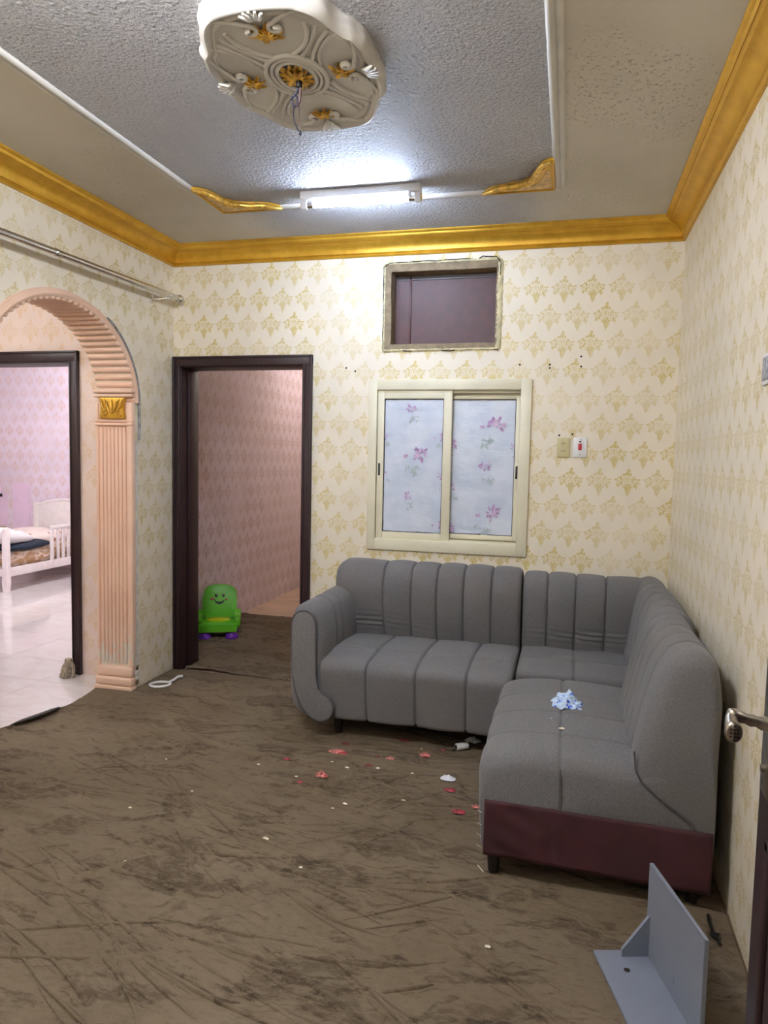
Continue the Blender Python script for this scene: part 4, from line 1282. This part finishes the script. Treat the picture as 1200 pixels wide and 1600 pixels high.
# ---- curtain rod on the left wall
rod = thing('curtain_rod', 'chrome curtain rod with ball ends mounted above the arch', 'curtain rod', (XL, 3.3, 2.42))
RXo = XL+.085
def rz(y): return 2.4225+(y-2.69)*.0205
tube('rod', [(RXo, 1.75, rz(1.75)), (RXo, 3.0, rz(3.0)), (RXo, 4.165, rz(4.165))], .0170, M['chrome'], rod, 16)
lathe('finial', [(.014, -.014), (.021, -.012), (.021, -.004), (.016, 0), (.023, .006), (.027, .018), (.023, .030), (.012, .037), (.002, .038)], (RXo, 4.168, rz(4.168)), M['chrome'], rod, 18, 'y')
lathe('finial', [(.002, -.033), (.010, -.032), (.018, -.026), (.021, -.016), (.018, -.006), (.012, 0), (.016, .010)], (RXo, 1.745, rz(1.745)), M['chrome'], rod, 18, 'y')
for y in (4.06, 1.9):
    z = rz(y)
    br = tube('rod_bracket', [(XL+.002, y-.06, z-.035), (XL+.03, y-.045, z-.034), (RXo-.006, y-.005, z-.022), (RXo+.012, y, z-.016), (RXo+.018, y, z)], .004, M['chrome'], rod, 8)
    box('bracket_plate', XL, XL+.004, y-.072, y-.048, z-.06, z-.012, M['chrome'], br, .001)
lathe('rod_joint', [(.0172, -.02), (.0192, -.018), (.0192, .018), (.0172, .02)], (RXo, 3.05, rz(3.05)), M['chrome'], rod, 16, 'y')

# ---- outlet and switch
ol = thing('power_outlet', 'cream double power outlet on the back wall', 'outlet', (-.035, D, 1.545))
box('face_plate', -.071, .000, D-.009, D, 1.490, 1.601, M['cream_plastic'], ol, .003)
for zc in (1.570, 1.527):
    s = lathe('socket', [(.001, -.0115), (.0135, -.0115), (.0150, -.008)], (-.036, D, zc), M['cream_plastic'], ol, 20, 'y', 1.15, 1.0)
    for dx, dz, ww, hh in ((-.007, .0, .0016, .006), (.007, .0, .0016, .006), (0, -.008+.014, .002, .002)):
        box('socket_slot', -.036+dx-ww, -.036+dx+ww, D-.0125, D-.011, zc+dz-hh*.6-.002, zc+dz+hh*.6-.002, M['black_plastic'], s)
sw = thing('heater_switch', 'white wall switch with a red rocker beside the outlet', 'switch', (.056, D, 1.545))
box('face_plate', .018, .094, D-.009, D, 1.490, 1.603, M['white_plastic'], sw, .003)
box('rocker', .046, .065, D-.016, D-.008, 1.532, 1.568, M['red_plastic'], sw, .003)
lathe('pilot_lamp', [(.001, -.012), (.005, -.011), (.006, -.008)], (.056, D, 1.580), M['black_plastic'], sw, 12, 'y')
for z in (1.505, 1.593): lathe('plate_screw', [(.001, -.0105), (.003, -.0105), (.0035, -.008)], (.056, D, z), M['steel_worn'], sw, 10, 'y')
ps = thing('wall_plate', 'small grey and white plate on the wall above the door handle', 'switch', (XR, 2.36, 1.755))
box('plate_frame', XR-.008, XR, 2.31, 2.405, 1.708, 1.802, M['white_plastic'], ps, .003)
box('plate_face', XR-.011, XR-.007, 2.322, 2.393, 1.720, 1.790, M['paper_grey'], ps, .002)

# ---- sectional sofa
FB = M['fabric']
def leg(par, x, y, h, top=.026, bot=.018):
    lathe('leg', [(bot, 0), (top*.9, h*.6), (top, h)], (x, y, .012), M['black_wood'], par, 12)
def back_wr(t, a, b):
    # sagging folds near the seat line
    return .006*math.sin(b*210+3.0*math.sin(t*7))*math.exp(-((b-.515)/.05)**2)*(0.5+.5*math.sin(t*5+1))

def sstep(a, b, x):
    t = min(1, max(0, (x-a)/(b-a))); return t*t*(3-2*t)
# two-seat section
A = thing('sofa_section', 'grey channelled two-seat sofa section with rolled arm along the back wall', 'sofa', (-.79, 3.8, 0), 'grey sectional sofa')
seatA = rounded([(3.405, .125), (3.380, .30), (3.365, .425), (3.62, .452), (4.02, .425), (4.02, .125)], [.02, .3, .10, .2, .02, .02], 7)
sweep('seat', seatA, -1.192, -.226, [-.945, -.692, -.440], 'x', FB, A, cross=((0, 3.60, .38),), end0=.012, end1=.03, puff=.007, groove=.011)
backA = rounded([(4.005, .38), (3.940, .60), (3.930, .74), (3.975, .845), (4.10, .858), (4.205, .82), (4.225, .70), (4.215, .14), (4.03, .14)], [.03, .2, .12, .10, .12, .09, .08, .02, .02], 7)
sweep('backrest', backA, -1.318, -.229, [-1.010, -.845, -.697, -.545, -.389], 'x', FB, A, end0=.085, end1=.022, puff=.010, groove=.011, wrinkle=back_wr, step=.010)
armA = rounded([(-1.300, .13), (-1.352, .20), (-1.362, .56), (-1.335, .690), (-1.275, .712), (-1.205, .680), (-1.180, .56), (-1.188, .13)], [.04, .08, .08, .06, .08, .06, .08, .01], 7)
sweep('arm', armA, 3.385, 4.06, [3.62, 3.735], 'y', FB, A, end0=.03, end1=.01, puff=.006, groove=.009)
J = []
for k in range(13): a = PI-PI*k/12; J.append((-1.272+.062*math.cos(a), .622+.062*math.sin(a)))
J += [(-1.209, .50), (-1.207, .36), (-1.203, .290), (-1.192, .268)]
for k in range(15): a = 1.45-(1.45+PI*.62)*k/14; J.append((-1.180+.070*math.cos(a), .192+.072*math.sin(a)))
J += [(-1.235, .140), (-1.280, .185), (-1.312, .26), (-1.330, .36), (-1.334, .50)]
pan = prism('arm_panel', J, 3.352, 3.425, 'xz', FB, A, .010, 3)
tube('panel_piping', [(x, 3.357, z) for x, z in J], .0055, M['piping'], pan, 6, closed=True)
box('base_board', -1.28, -.24, 3.46, 4.18, .105, .15, M['black_wood'], A)
for x, y in ((-1.125, 3.505), (-.30, 3.50), (-1.20, 4.12), (-.30, 4.12)): leg(A, x, y, .10)

# corner section
B = thing('sofa_section', 'grey corner sofa section where the two sofa runs meet', 'sofa', (.15, 3.85, 0), 'grey sectional sofa')
seatB = rounded([(3.520, .355), (3.512, .425), (3.75, .437), (4.03, .432), (4.03, .355)], [.02, .03, .1, .02, .02], 5)
sweep('seat_cushion', seatB, -.216, .36, [.065], 'x', FB, B, cross=((0, 3.765, .40),), end0=.02, end1=.02, puff=.005, groove=.008, wob=.006)
box('seat_base', -.212, .50, 3.53, 4.20, .125, .358, FB, B, .012)
backB = rounded([(4.010, .40), (3.965, .60), (3.955, .74), (3.990, .825), (4.10, .842), (4.195, .81), (4.215, .70), (4.205, .14), (4.04, .14)], [.03, .2, .12, .08, .12, .08, .08, .02, .02], 7)
sweep('backrest', backB, -.219, .43, [-.085, .064, .222], 'x', FB, B, end0=.022, puff=.009, groove=.010, wrinkle=back_wr, step=.010)
backBs = rounded([(.330, .40), (.352, .60), (.365, .74), (.400, .825), (.455, .846), (.520, .815), (.545, .72), (.540, .14), (.36, .14)], [.03, .2, .12, .08, .06, .06, .06, .02, .02], 7)
sweep('side_backrest', backBs, 3.155, 4.215, [3.32, 3.47, 3.62, 3.77, 3.92], 'y', FB, B, end0=.03, end1=.11, puff=.009, groove=.010)
for x, y in ((-.16, 3.60), (-.16, 4.12), (.45, 4.12), (.45, 3.60)): leg(B, x, y, .115)

# armless end section along the right wall
Cc = thing('sofa_section', 'grey armless sofa section with maroon front along the right wall', 'sofa', (.12, 2.9, 0), 'grey sectional sofa')
seatC = rounded([(-.248, .108), (-.258, .30), (-.266, .425), (-.13, .458), (.10, .462), (.36, .44), (.36, .108)], [.02, .2, .075, .2, .2, .02, .02], 7)
sweep('seat', seatC, 2.418, 3.345, [2.655, 2.890, 3.115], 'y', FB, Cc, cross=((0, .012, .38),), end0=.055, end1=.03, puff=.007, groove=.011, endw=lambda a, b: .12+.88*sstep(.28, .40, b)*(1-sstep(.24, .30, a)))
backC = rounded([(.255, .36), (.252, .47), (.285, .64), (.322, .770), (.365, .842), (.430, .862), (.488, .825), (.507, .70), (.500, .085), (.300, .085)], [.02, .08, .15, .10, .07, .07, .06, .08, .01, .01], 7)
sweep('backrest', backC, 2.420, 3.150, [2.600, 2.735, 2.865, 2.975, 3.07], 'y', FB, Cc, end0=.055, end1=.03, puff=.008, groove=.010, endw=lambda a, b: .08+.92*sstep(.36, .60, b)*(1-.45*sstep(.40, .51, a)))
# maroon lining stretched over the front
def skirt():
    nx, nz = 60, 14; V = []; F = []
    for j in range(nz+1):
        for i in range(nx+1):
            u, v = i/nx, j/nz
            x = -.238+.736*u; ztop = .292-.012*u; z = .094-.020*u+(ztop-.094+.020*u)*v
            y = 2.408+.004*mnoise.noise(Vector((x*10-z*16, z*6, 1)))+.005*math.exp(-((u-.31)/.012)**2)+.003*math.sin((x*1.2+z*2.2)*34)*math.exp(-((u-.12)/.1)**2)
            V.append((x, y, z))
    for j in range(nz):
        for i in range(nx):
            k = j*(nx+1)+i; F.append((k, k+1, k+nx+2, k+nx+1))
    o = mesh('front_lining', V, F, M['maroon'], Cc, smooth=True)
    s = o.modifiers.new('thickness', 'SOLIDIFY'); s.thickness = .004; s.offset = -1
    for z in (.12, .16, .20, .245): tube('staple', [(-.262, 2.419, z), (-.246, 2.411, z-.003)], .0013, M['steel_worn'], o, 5)
skirt()
box('base_board', -.235, .49, 2.425, 3.32, .092, .14, M['black_wood'], Cc)
tube('end_piping', [(.246, 2.432, .515), (.252, 2.420, .455), (.272, 2.415, .420), (.330, 2.413, .372), (.400, 2.413, .325), (.432, 2.413, .303), (.436, 2.413, .285)], .0035, M['piping'], Cc, 6)
tube('seat_seam', [(.012, 2.424, .425), (.012, 2.412, .40), (.012, 2.408, .34), (.012, 2.408, .29)], .0028, M['piping'], Cc, 6)
tube('end_pucker', [(.372, 2.446, .772), (.392, 2.441, .752), (.420, 2.436, .732), (.452, 2.434, .708), (.474, 2.436, .684)], [.0008, .002, .0022, .002, .0006], M['piping'], Cc, 6)
for x, y in ((-.205, 2.462), (.452, 2.470), (-.20, 3.27), (.45, 3.27)): leg(Cc, x, y, .085, .026, .019)

# ---- crumpled wrapper on the sofa
def crumple(name, cx, cy, z0, rx, ry, h, mat, label, cat, seed, group=None, n=14):
    V = []; F = []
    for j in range(n+1):
        for i in range(n+1):
            u, v = i/n*2-1, j/n*2-1
            m = min(1.0, (abs(u)**3+abs(v)**3)**(1/3)); cr = 1-.22*(u*u*v*v)
            q = Vector((u*1.3, v*1.3, seed*1.7))
            x = rx*u*cr*(1+.35*mnoise.noise(Vector((v*1.6, seed, 1)))); y = ry*v*cr*(1+.35*mnoise.noise(Vector((u*1.6, seed, 2))))
            z = h*(1-m*m)*(.35+1.1*abs(mnoise.noise(q*2.3)))+h*.30*abs(mnoise.noise(q*4.3))
            V.append((cx+x+h*.35*mnoise.noise(q*3), cy+y+h*.35*mnoise.noise(q*3+Vector((5, 0, 0))), z0+max(.0, z)))
    for j in range(n):
        for i in range(n):
            k = j*(n+1)+i; F.append((k, k+1, k+n+2, k+n+1))
    o = mesh(name, V, F, mat, smooth=False, loc=(cx, cy, z0))
    s = o.modifiers.new('thickness', 'SOLIDIFY'); s.thickness = .0008
    return tag(o, label, cat, group)
crumple('plastic_wrapper', .030, 2.985, .462, .060, .062, .060, M['wrapper'], 'crumpled blue and white plastic wrapper on the sofa seat', 'wrapper', 3)
crumple('crumb', .012, 2.70, .466, .011, .007, .006, M['crumb'], 'pale crumb on the sofa seat below the blue wrapper', 'crumb', 5, n=5)
crumple('crumb', -.03, 2.79, .466, .006, .005, .004, M['crumb'], 'smaller pale fleck on the sofa seat nearer the wrapper', 'crumb', 6, n=5)

# ---- litter on the carpet
zc = .013
def flake(x, y, r, mat, seed, label, group=None, h=.010, ar=.65):
    return crumple('onion_skin', x, y, zc, r, r*ar, h, mat, label, 'onion skin', seed, group, n=6)
flake(-1.052, 3.262, .042, M['onion_pale'], 11, 'largest pinkish onion skin pile on the carpet before the two-seat sofa', h=.022)
flake(-1.020, 3.245, .026, M['onion'], 12, 'red onion skin leaning on the largest pale pile', h=.02)
flake(-1.045, 3.368, .020, M['onion_dark'], 13, 'dark red onion skin flake just behind the large pile', h=.012)
flake(-1.258, 3.108, .017, M['onion'], 14, 'small red onion skin flake left of the large pile')
flake(-1.035, 2.985, .028, M['onion_pale'], 15, 'upright pink onion skin flake in front of the large pile', h=.03)
flake(-1.108, 2.900, .014, M['onion'], 16, 'small red onion skin flake nearest the camera on the left')
flake(-.863, 3.155, .020, M['onion_dark'], 17, 'dark curled onion skin in the middle of the litter')
flake(-.848, 3.262, .014, M['onion_dark'], 18, 'small dark onion skin behind the curled one')
flake(-.785, 3.258, .020, M['onion_pale'], 19, 'pale orange onion skin in the middle of the litter', h=.014)
flake(-.630, 3.350, .027, M['onion_pale'], 20, 'pink and dark onion skin in front of the sofa middle', h=.018)
flake(-.622, 3.325, .014, M['onion_dark'], 21, 'dark scrap tucked under the pink and dark onion skin')
flake(-.770, 3.500, .028, M['onion_dark'], 22, 'dark red onion skin in the shade under the sofa', h=.014)
flake(-.555, 3.44, .012, M['onion'], 23, 'little red onion skin left of the white cup')
flake(-.452, 3.020, .026, M['onion'], 24, 'crimson onion skin below the white tissue')
flake(-.385, 2.838, .028, M['onion'], 25, 'crimson onion skin nearest the maroon sofa front', h=.012)
flake(-.325, 2.900, .018, M['onion_pale'], 26, 'pale pink onion skin against the armless sofa side', h=.014)
crumple('tissue', -.478, 3.128, zc, .036, .024, .018, M['tissue'], 'crumpled white tissue on the carpet beside the armless sofa', 'tissue', 31, n=8)
crumple('tissue', -.425, 3.600, zc, .040, .030, .026, M['tissue'], 'grey-white crumpled scrap in the shade under the sofa corner', 'tissue', 33, n=8)
cup = thing('white_cup', 'small white plastic cup lying on its side near the sofa corner', 'cup', (-.465, 3.475, zc))
bm = bmesh.new(); ax0 = Vector((-.492, 3.455, zc+.017)); ax1 = Vector((-.440, 3.495, zc+.017))
bm_tube(bm, [ax0, ax0.lerp(ax1, .05), ax0.lerp(ax1, .95), ax1], [.0155, .017, .017, .0155], 16)
autosmooth(from_bm('cap_body', bm, M['white_plastic'], cup), 50)
bm = bmesh.new(); dv = (ax1-ax0).normalized(); bm_tube(bm, [ax0-dv*.0006, ax0+dv*.002], .0125, 14); from_bm('cap_mouth', bm, M['dark_gap'], cup)
tube('cap_tab', [(-.505, 3.440, zc+.003), (-.497, 3.452, zc+.004), (-.490, 3.46, zc+.003)], .004, M['dark_gap'], cup, 6)
CR = [(-1.061, 2.422, .013, 'largest white crumb on the open carpet, left of the middle'), (-.951, 3.108, .012, 'flat white crumb between the pink onion skins'),
    (-1.04, 3.146, .007, 'small white crumb just below the largest onion skin pile'), (-.814, 3.143, .009, 'pale crumb beside the dark curled onion skin'),
    (-.647, 3.138, .007, 'white crumb alone between the onion skins and the tissue'), (-.627, 2.869, .010, 'round white crumb in front of the tissue, amid bare carpet'),
    (-.856, 2.771, .010, 'yellowish crumb in the middle of the carpet'), (-.893, 2.72, .006, 'tiny crumb next to the yellowish crumb'),
    (-.865, 2.282, .007, 'white crumb on the carpet towards the camera, in line with the sofa middle'), (-.179, 2.053, .009, 'white crumb on the carpet left of the steel bracket'),
    (-1.475, 2.138, .007, 'thin white crumb at the front left of the carpet'), (-1.69, 2.483, .007, 'white crumb farthest left on the open carpet'),
    (-1.522, 2.686, .006, 'white crumb on the carpet before the corridor doorway'), (-1.802, 2.94, .005, 'tiny crumb on the carpet before the pilaster'),
    (-1.362, 3.017, .008, 'white crumb left of the red onion skins'), (-1.145, 2.95, .008, 'white crumb beside the upright pink onion skin'),
    (-.66, 3.42, .007, 'crumb in the shade in front of the sofa'), (-2.35, 4.72, .007, 'white crumb on the corridor carpet before the toy chair')]
for k, (x, y, r, lb) in enumerate(CR):
    crumple('crumb', x, y, zc-.001, r, r*.7, r*.7, M['crumb'], lb, 'crumb', 50+k, 'white crumbs scattered on the carpet', n=4)
tube_o = tube('matchstick', [(-.262, 2.475, .013), (-.236, 2.435, .013)], .0016, M['crumb'], None, 6, loc=(-.249, 2.455, .012)); tag(tube_o, 'thin white stick on the carpet by the armless sofa leg', 'stick')
tube_o = tube('cable_scrap', [(.492, 2.395, .018), (.488, 2.36, .018), (.490, 2.31, .018), (.483, 2.29, .020), (.498, 2.275, .020), (.506, 2.295, .020), (.494, 2.30, .018), (.500, 2.255, .016)], .005, M['black_plastic'], None, 7, loc=(.495, 2.32, .012)); tag(tube_o, 'short dark scrap of cable on the carpet behind the metal bracket', 'cable')

# ---- white ring with a handle by the pilaster
rg = thing('plastic_ring', 'white plastic oval ring with a short handle beside the pilaster', 'ring', (-2.43, 3.9, .012))
ang = math.atan2(4.044-3.85, -2.407+2.455)
c_ = Vector((-2.425, 3.888)); ex = Vector((math.cos(.45), math.sin(.45))); ey = Vector((-ex.y, ex.x))
ringp = [(c_.x+ex.x*.062*math.cos(2*PI*k/28)+ey.x*.048*math.sin(2*PI*k/28), c_.y+ex.y*.062*math.cos(2*PI*k/28)+ey.y*.048*math.sin(2*PI*k/28), .020) for k in range(28)]
tube('ring_loop', ringp, .0085, M['white_plastic'], rg, 8, closed=True)
tube('ring_handle', [(-2.395, 3.932, .020), (-2.385, 3.975, .024), (-2.385, 4.03, .030), (-2.368, 4.055, .028)], [.008, .009, .009, .010], M['white_plastic'], rg, 8)

# ---- string mop head on the tiles by the bedroom door frame
mp = thing('mop_head', 'grey string mop head on the tiles against the bedroom door frame', 'mop', (-3.10, 3.88, 0))
r_ = random.Random(4)
lathe('mop_collar', [(.020, 0), (.026, .012), (.024, .03), (.010, .036)], (-3.105, 3.905, .085), M['mop'], mp, 12)
for k in range(26):
    a = 2*PI*k/26+r_.uniform(-.1, .1); R0 = r_.uniform(.018, .045)
    p = [(-3.105+.016*math.cos(a), 3.905+.016*math.sin(a), .100), (-3.100+R0*.9*math.cos(a), 3.895+R0*.8*math.sin(a), .07), (-3.098+R0*1.05*math.cos(a), 3.885+R0*.8*math.sin(a), .03), (-3.095+R0*1.1*math.cos(a)+r_.uniform(-.006, .006), 3.875+R0*.8*math.sin(a), .005)]
    tube('mop_strand', p, [.004, .006, .006, .005], M['mop'], mp, 6)

# ---- grey steel bracket at the front right
bk = thing('steel_bracket', 'blue-grey painted steel angle bracket with gusset on the carpet', 'bracket', (.27, 1.93, .012))
bd = Vector((.282, -.9594, 0)).normalized(); bn = Vector((bd.y, -bd.x, 0)); bn = -bn if bn.x < 0 else bn      # bn: across, towards the right
O = Vector((.126, 2.112, .013))
def BP(a, b, c): return O+bd*a+bn*b+Vector((0, 0, c))
def slab(name, a0, a1, b0, b1, c0, c1, par):
    bm = bmesh.new()
    v = [bm.verts.new(BP(*p)) for p in ((a0,b0,c0),(a1,b0,c0),(a1,b1,c0),(a0,b1,c0),(a0,b0,c1),(a1,b0,c1),(a1,b1,c1),(a0,b1,c1))]
    fs = [bm.faces.new([v[i] for i in q]) for q in ((0,3,2,1),(4,5,6,7),(0,1,5,4),(1,2,6,5),(2,3,7,6),(3,0,4,7))]
    bmesh.ops.bevel(bm, geom=list({e for f in fs for e in f.edges}), offset=.0015, segments=2, affect='EDGES')
    return autosmooth(from_bm(name, bm, M['steel_paint'], par), 50)
bp = slab('base_plate', 0, .345, 0, .165, 0, .010, bk)
slab('upright_plate', .005, .345, .154, .166, .008, .283, bk)
bm = bmesh.new()
gp = [(.075, .008), (.075, .030), (.150, .130), (.156, .130), (.156, .008)]
g0 = [bm.verts.new(BP(.020, b, c)) for b, c in gp]; g1 = [bm.verts.new(BP(.030, b, c)) for b, c in gp]
bm.faces.new(g0); bm.faces.new(g1[::-1])
for i in range(5): bm.faces.new((g0[i], g1[i], g1[(i+1) % 5], g0[(i+1) % 5]))
from_bm('gusset', bm, M['steel_paint'], bk)
bm = bmesh.new(); q = BP(.085, .070, .0101); bm_lathe(bm, [(.009, 0), (.009, .0006)], q, 14); from_bm('bolt_hole', bm, M['dark_gap'], bp)

# ---- toy chair in the corridor
def toy_chair():
    cx, cy, rot = -2.675, 5.14, .42
    t = thing('toy_chair', 'green toddler toy chair with smiling face and purple feet', 'toy chair', (cx, cy, .012))
    R = Matrix.Translation((cx, cy, .012)) @ Matrix.Rotation(rot, 4, 'Z') @ Matrix.Diagonal((1.0, 1.0, .86, 1.0))
    def fin(o):
        o.data.transform(R); return o
    def lp(name, *a, **k): return fin(lathe(name, *a, **k))
    # feet
    for x in (-.105, .105):
        for y in (-.095, .095):
            lp('foot', [(.040, 0), (.052, .004), (.053, .018), (.046, .040), (.034, .058), (.030, .064), (.032, .070), (.028, .085), (.020, .10)], (x, y, 0), M['toy_purple'], t, seg=20)
    # seat tub
    pts = rounded([(-.155, -.135), (.155, -.135), (.150, .12), (-.150, .12)], .05, 6)
    seat = fin(prism('seat', pts, .080, .150, 'xy', M['toy_green'], t, .018, 3))
    pts = rounded([(-.150, -.145), (.150, -.145), (.150, -.118), (-.150, -.118)], .010, 4)
    fin(prism('seat_apron', pts, .068, .130, 'xy', M['toy_green'], t, .008, 3))
    lp('seat_pad', [(.060, .149), (.092, .150), (.095, .156), (.088, .161), (.03, .162)], (0, -.01, 0), M['toy_yellow'], t, seg=28, sx=1.0, sy=.75)
    for s in (-1, 1):
        ar = rounded([(-.115, .10), (-.125, .185), (-.09, .215), (.02, .205), (.10, .235), (.12, .10)], [.02, .03, .03, .05, .03, .02], 5)
        x0, x1 = (s*.125, s*.172)
        fin(prism('arm', ar, min(x0, x1), max(x0, x1), 'yz', M['toy_green'], t, .012, 3))
    # backrest: rounded panel leaning back
    bk_ = rounded([(-.125, .15), (-.142, .29), (-.118, .425), (-.04, .448), (.05, .448), (.128, .418), (.142, .28), (.125, .15)], [.02, .06, .06, .08, .08, .06, .06, .02], 6)
    def lean(o):
        for v in o.data.vertices: v.co.y += (v.co.z-.15)*.18
        return o
    bo = fin(lean(prism('backrest', bk_, .085, .130, 'xz', M['toy_green'], t, .014, 3)))
    # face, slightly raised print
    def disc(name, x, z, rx, rz_, m, d=.0):
        o = lathe(name, [(.001, -.003), (.9, -.003), (1.0, 0)], (0, 0, 0), m, bo, 18, 'y')
        o.data.transform(Matrix.Translation((x, .085-d, z)) @ Matrix.Diagonal((rx, 1, rz_, 1))); return fin(lean(o))
    disc('eye', -.028, .350, .011, .016, M['black_plastic']); disc('eye', .030, .350, .010, .015, M['black_plastic'])
    disc('eye_glint', -.025, .356, .003, .004, M['white_plastic'], .003); disc('eye_glint', .033, .356, .003, .004, M['white_plastic'], .003)
    disc('cheek', -.056, .318, .020, .012, M['toy_cheek']); disc('cheek', .052, .312, .013, .009, M['toy_cheek'])
    mo = []
    for k in range(13): a = PI+PI*k/12; mo.append((-.002+.040*math.cos(a), .312+.042*math.sin(a)))
    for k in range(11): a = 2*PI-PI*k/10; mo.append((-.002+.036*math.cos(a), .312+.020*math.sin(a)))
    fin(lean(prism('mouth', mo, .0815, .086, 'xz', M['black_plastic'], bo)))
    no = [(.002+.014*math.cos(a), .322+.010*math.sin(a)) for a in [PI*1.1+k*.25 for k in range(8)]]
    o = tube('nose_line', [(x, .084, z) for x, z in no], .0025, M['toy_yellow'], bo, 6); fin(lean(o))
toy_chair()
# ---- green bottle at the far end of the corridor
bt = thing('bottle', 'dark green bottle at the end of the corridor, half hidden by the door frame', 'bottle', (-2.70, 7.33, 0))
lathe('bottle_body', [(.05, 0), (.055, .02), (.055, .20), (.045, .25), (.020, .29), (.018, .34), (.022, .345), (.022, .36)], (-2.70, 7.33, 0), M['bottle_green'], bt, 20)
lathe('bottle_cap', [(.024, .355), (.024, .378), (.020, .382)], (-2.70, 7.33, 0), M['white_plastic'], bt, 16)

# ---- child's bed in the bedroom
bed = thing('toddler_bed', 'white wooden toddler bed against the pink bedroom wall', 'bed', (-5.98, 6.8, 0))
W_ = M['bed_white']; bx0, bx1, by0, by1 = -6.40, -5.56, 6.07, 7.50
def post(x, y, h, name='post'):
    prof = [(x-.028, 0), (x+.020, 0), (x+.030, .08), (x+.028, .18), (x+.028, h-.03), (x+.010, h), (x-.015, h), (x-.028, h-.03), (x-.028, .20), (x-.036, .10)]
    return prism(name, prof, y-.028, y+.028, 'xz', W_, bed, .004)
post(bx1, by0, .655); post(bx0, by0, .655); post(bx1, by1, .82); post(bx0, by1, .82)
box('side_rail', bx1-.012, bx1+.012, by0, by1, .152, .245, W_, bed, .004)
box('side_rail', bx0-.012, bx0+.012, by0, by1, .152, .245, W_, bed, .004)
# headboard with arched top
hb = [(bx0, .20), (bx1, .20), (bx1, .78)]+[(bx1+(bx0-bx1)*k/16, .78+.075*math.sin(PI*k/16)) for k in range(1, 16)]+[(bx0, .78)]
hbo = prism('headboard', hb, by1-.014, by1+.014, 'xz', W_, bed, .004)
tube('headboard_cap', [(bx0+(bx1-bx0)*k/16, by1, .785+.075*math.sin(PI*k/16)) for k in range(17)], .020, W_, hbo, 8)
# footboard: rails and slats
box('foot_rail', bx0, bx1, by0-.013, by0+.013, .16, .235, W_, bed, .003)
box('foot_rail', bx0, bx1, by0-.013, by0+.013, .56, .62, W_, bed, .003)
for k in range(6):
    x = bx0+(k+1)*(bx1-bx0)/7; box('foot_slat', x-.022, x+.022, by0-.008, by0+.008, .23, .57, W_, bed, .003)
# guard rail towards the head
for y in (6.74, 7.40): box('guard_post', bx1-.014, bx1+.014, y-.020, y+.020, .20, .60, W_, bed, .004)
box('guard_top', bx1-.018, bx1+.018, 6.72, 7.46, .585, .625, W_, bed, .008)
for k in range(7):
    y = 6.84+k*.085; box('guard_slat', bx1-.008, bx1+.008, y-.020, y+.020, .24, .59, W_, bed, .003)
def pillow(name, c, r, mat, label, cat, rot=0, e=2.6, tilt=(0, 0)):
    V = []; F = []; n = 22
    for top in (1, -1):
        for j in range(n+1):
            for i in range(n+1):
                u, v = i/n*2-1, j/n*2-1
                h = ((1-abs(u)**e)*(1-abs(v)**e))
                h = max(0, h)**.55
                pin = 1-.10*(u*u*v*v)
                q = Vector((u*2, v*2, c[0]))
                V.append((u*r[0]*pin, v*r[1]*pin, top*r[2]*h*(1+.18*mnoise.noise(q*1.7))))
    m = (n+1)**2
    for s in (0, 1):
        for j in range(n):
            for i in range(n):
                k = s*m+j*(n+1)+i; f = (k, k+1, k+n+2, k+n+1); F.append(f if s == 0 else f[::-1])
    o = mesh(name, V, F, mat, smooth=True)
    bm = bmesh.new(); bm.from_mesh(o.data); bmesh.ops.remove_doubles(bm, verts=bm.verts, dist=.0006); bm.to_mesh(o.data); bm.free()
    o.location = c; o.rotation_euler = (tilt[0], tilt[1], rot); WORLD[o.name] = Vector(c)
    return tag(o, label, cat)
pillow('mattress', (-5.98, 6.79, .315), (.405, .685, .105), M['quilt'], 'folded brown and white quilt mattress on the toddler bed', 'mattress', e=9)
pillow('bedspread', (-6.06, 7.02, .455), (.36, .45, .085), M['floral'], 'pale floral bedspread bunched at the head of the bed', 'bedding', e=5)
pillow('cushion', (-5.78, 6.47, .435), (.235, .33, .055), M['navy'], 'navy cushion under the white pillow on the bed', 'cushion', rot=.06)
pillow('pillow', (-5.86, 6.30, .545), (.28, .27, .085), M['sheet'], 'white pillow on top of the navy cushion', 'pillow', rot=.05, tilt=(-.12, .06))
tb = crumple('hair_brush', -6.25, 6.75, .56, .10, .05, .05, M['raw_wood'], 'small brown object lying on the floral bedspread', 'toy', 77, n=8)
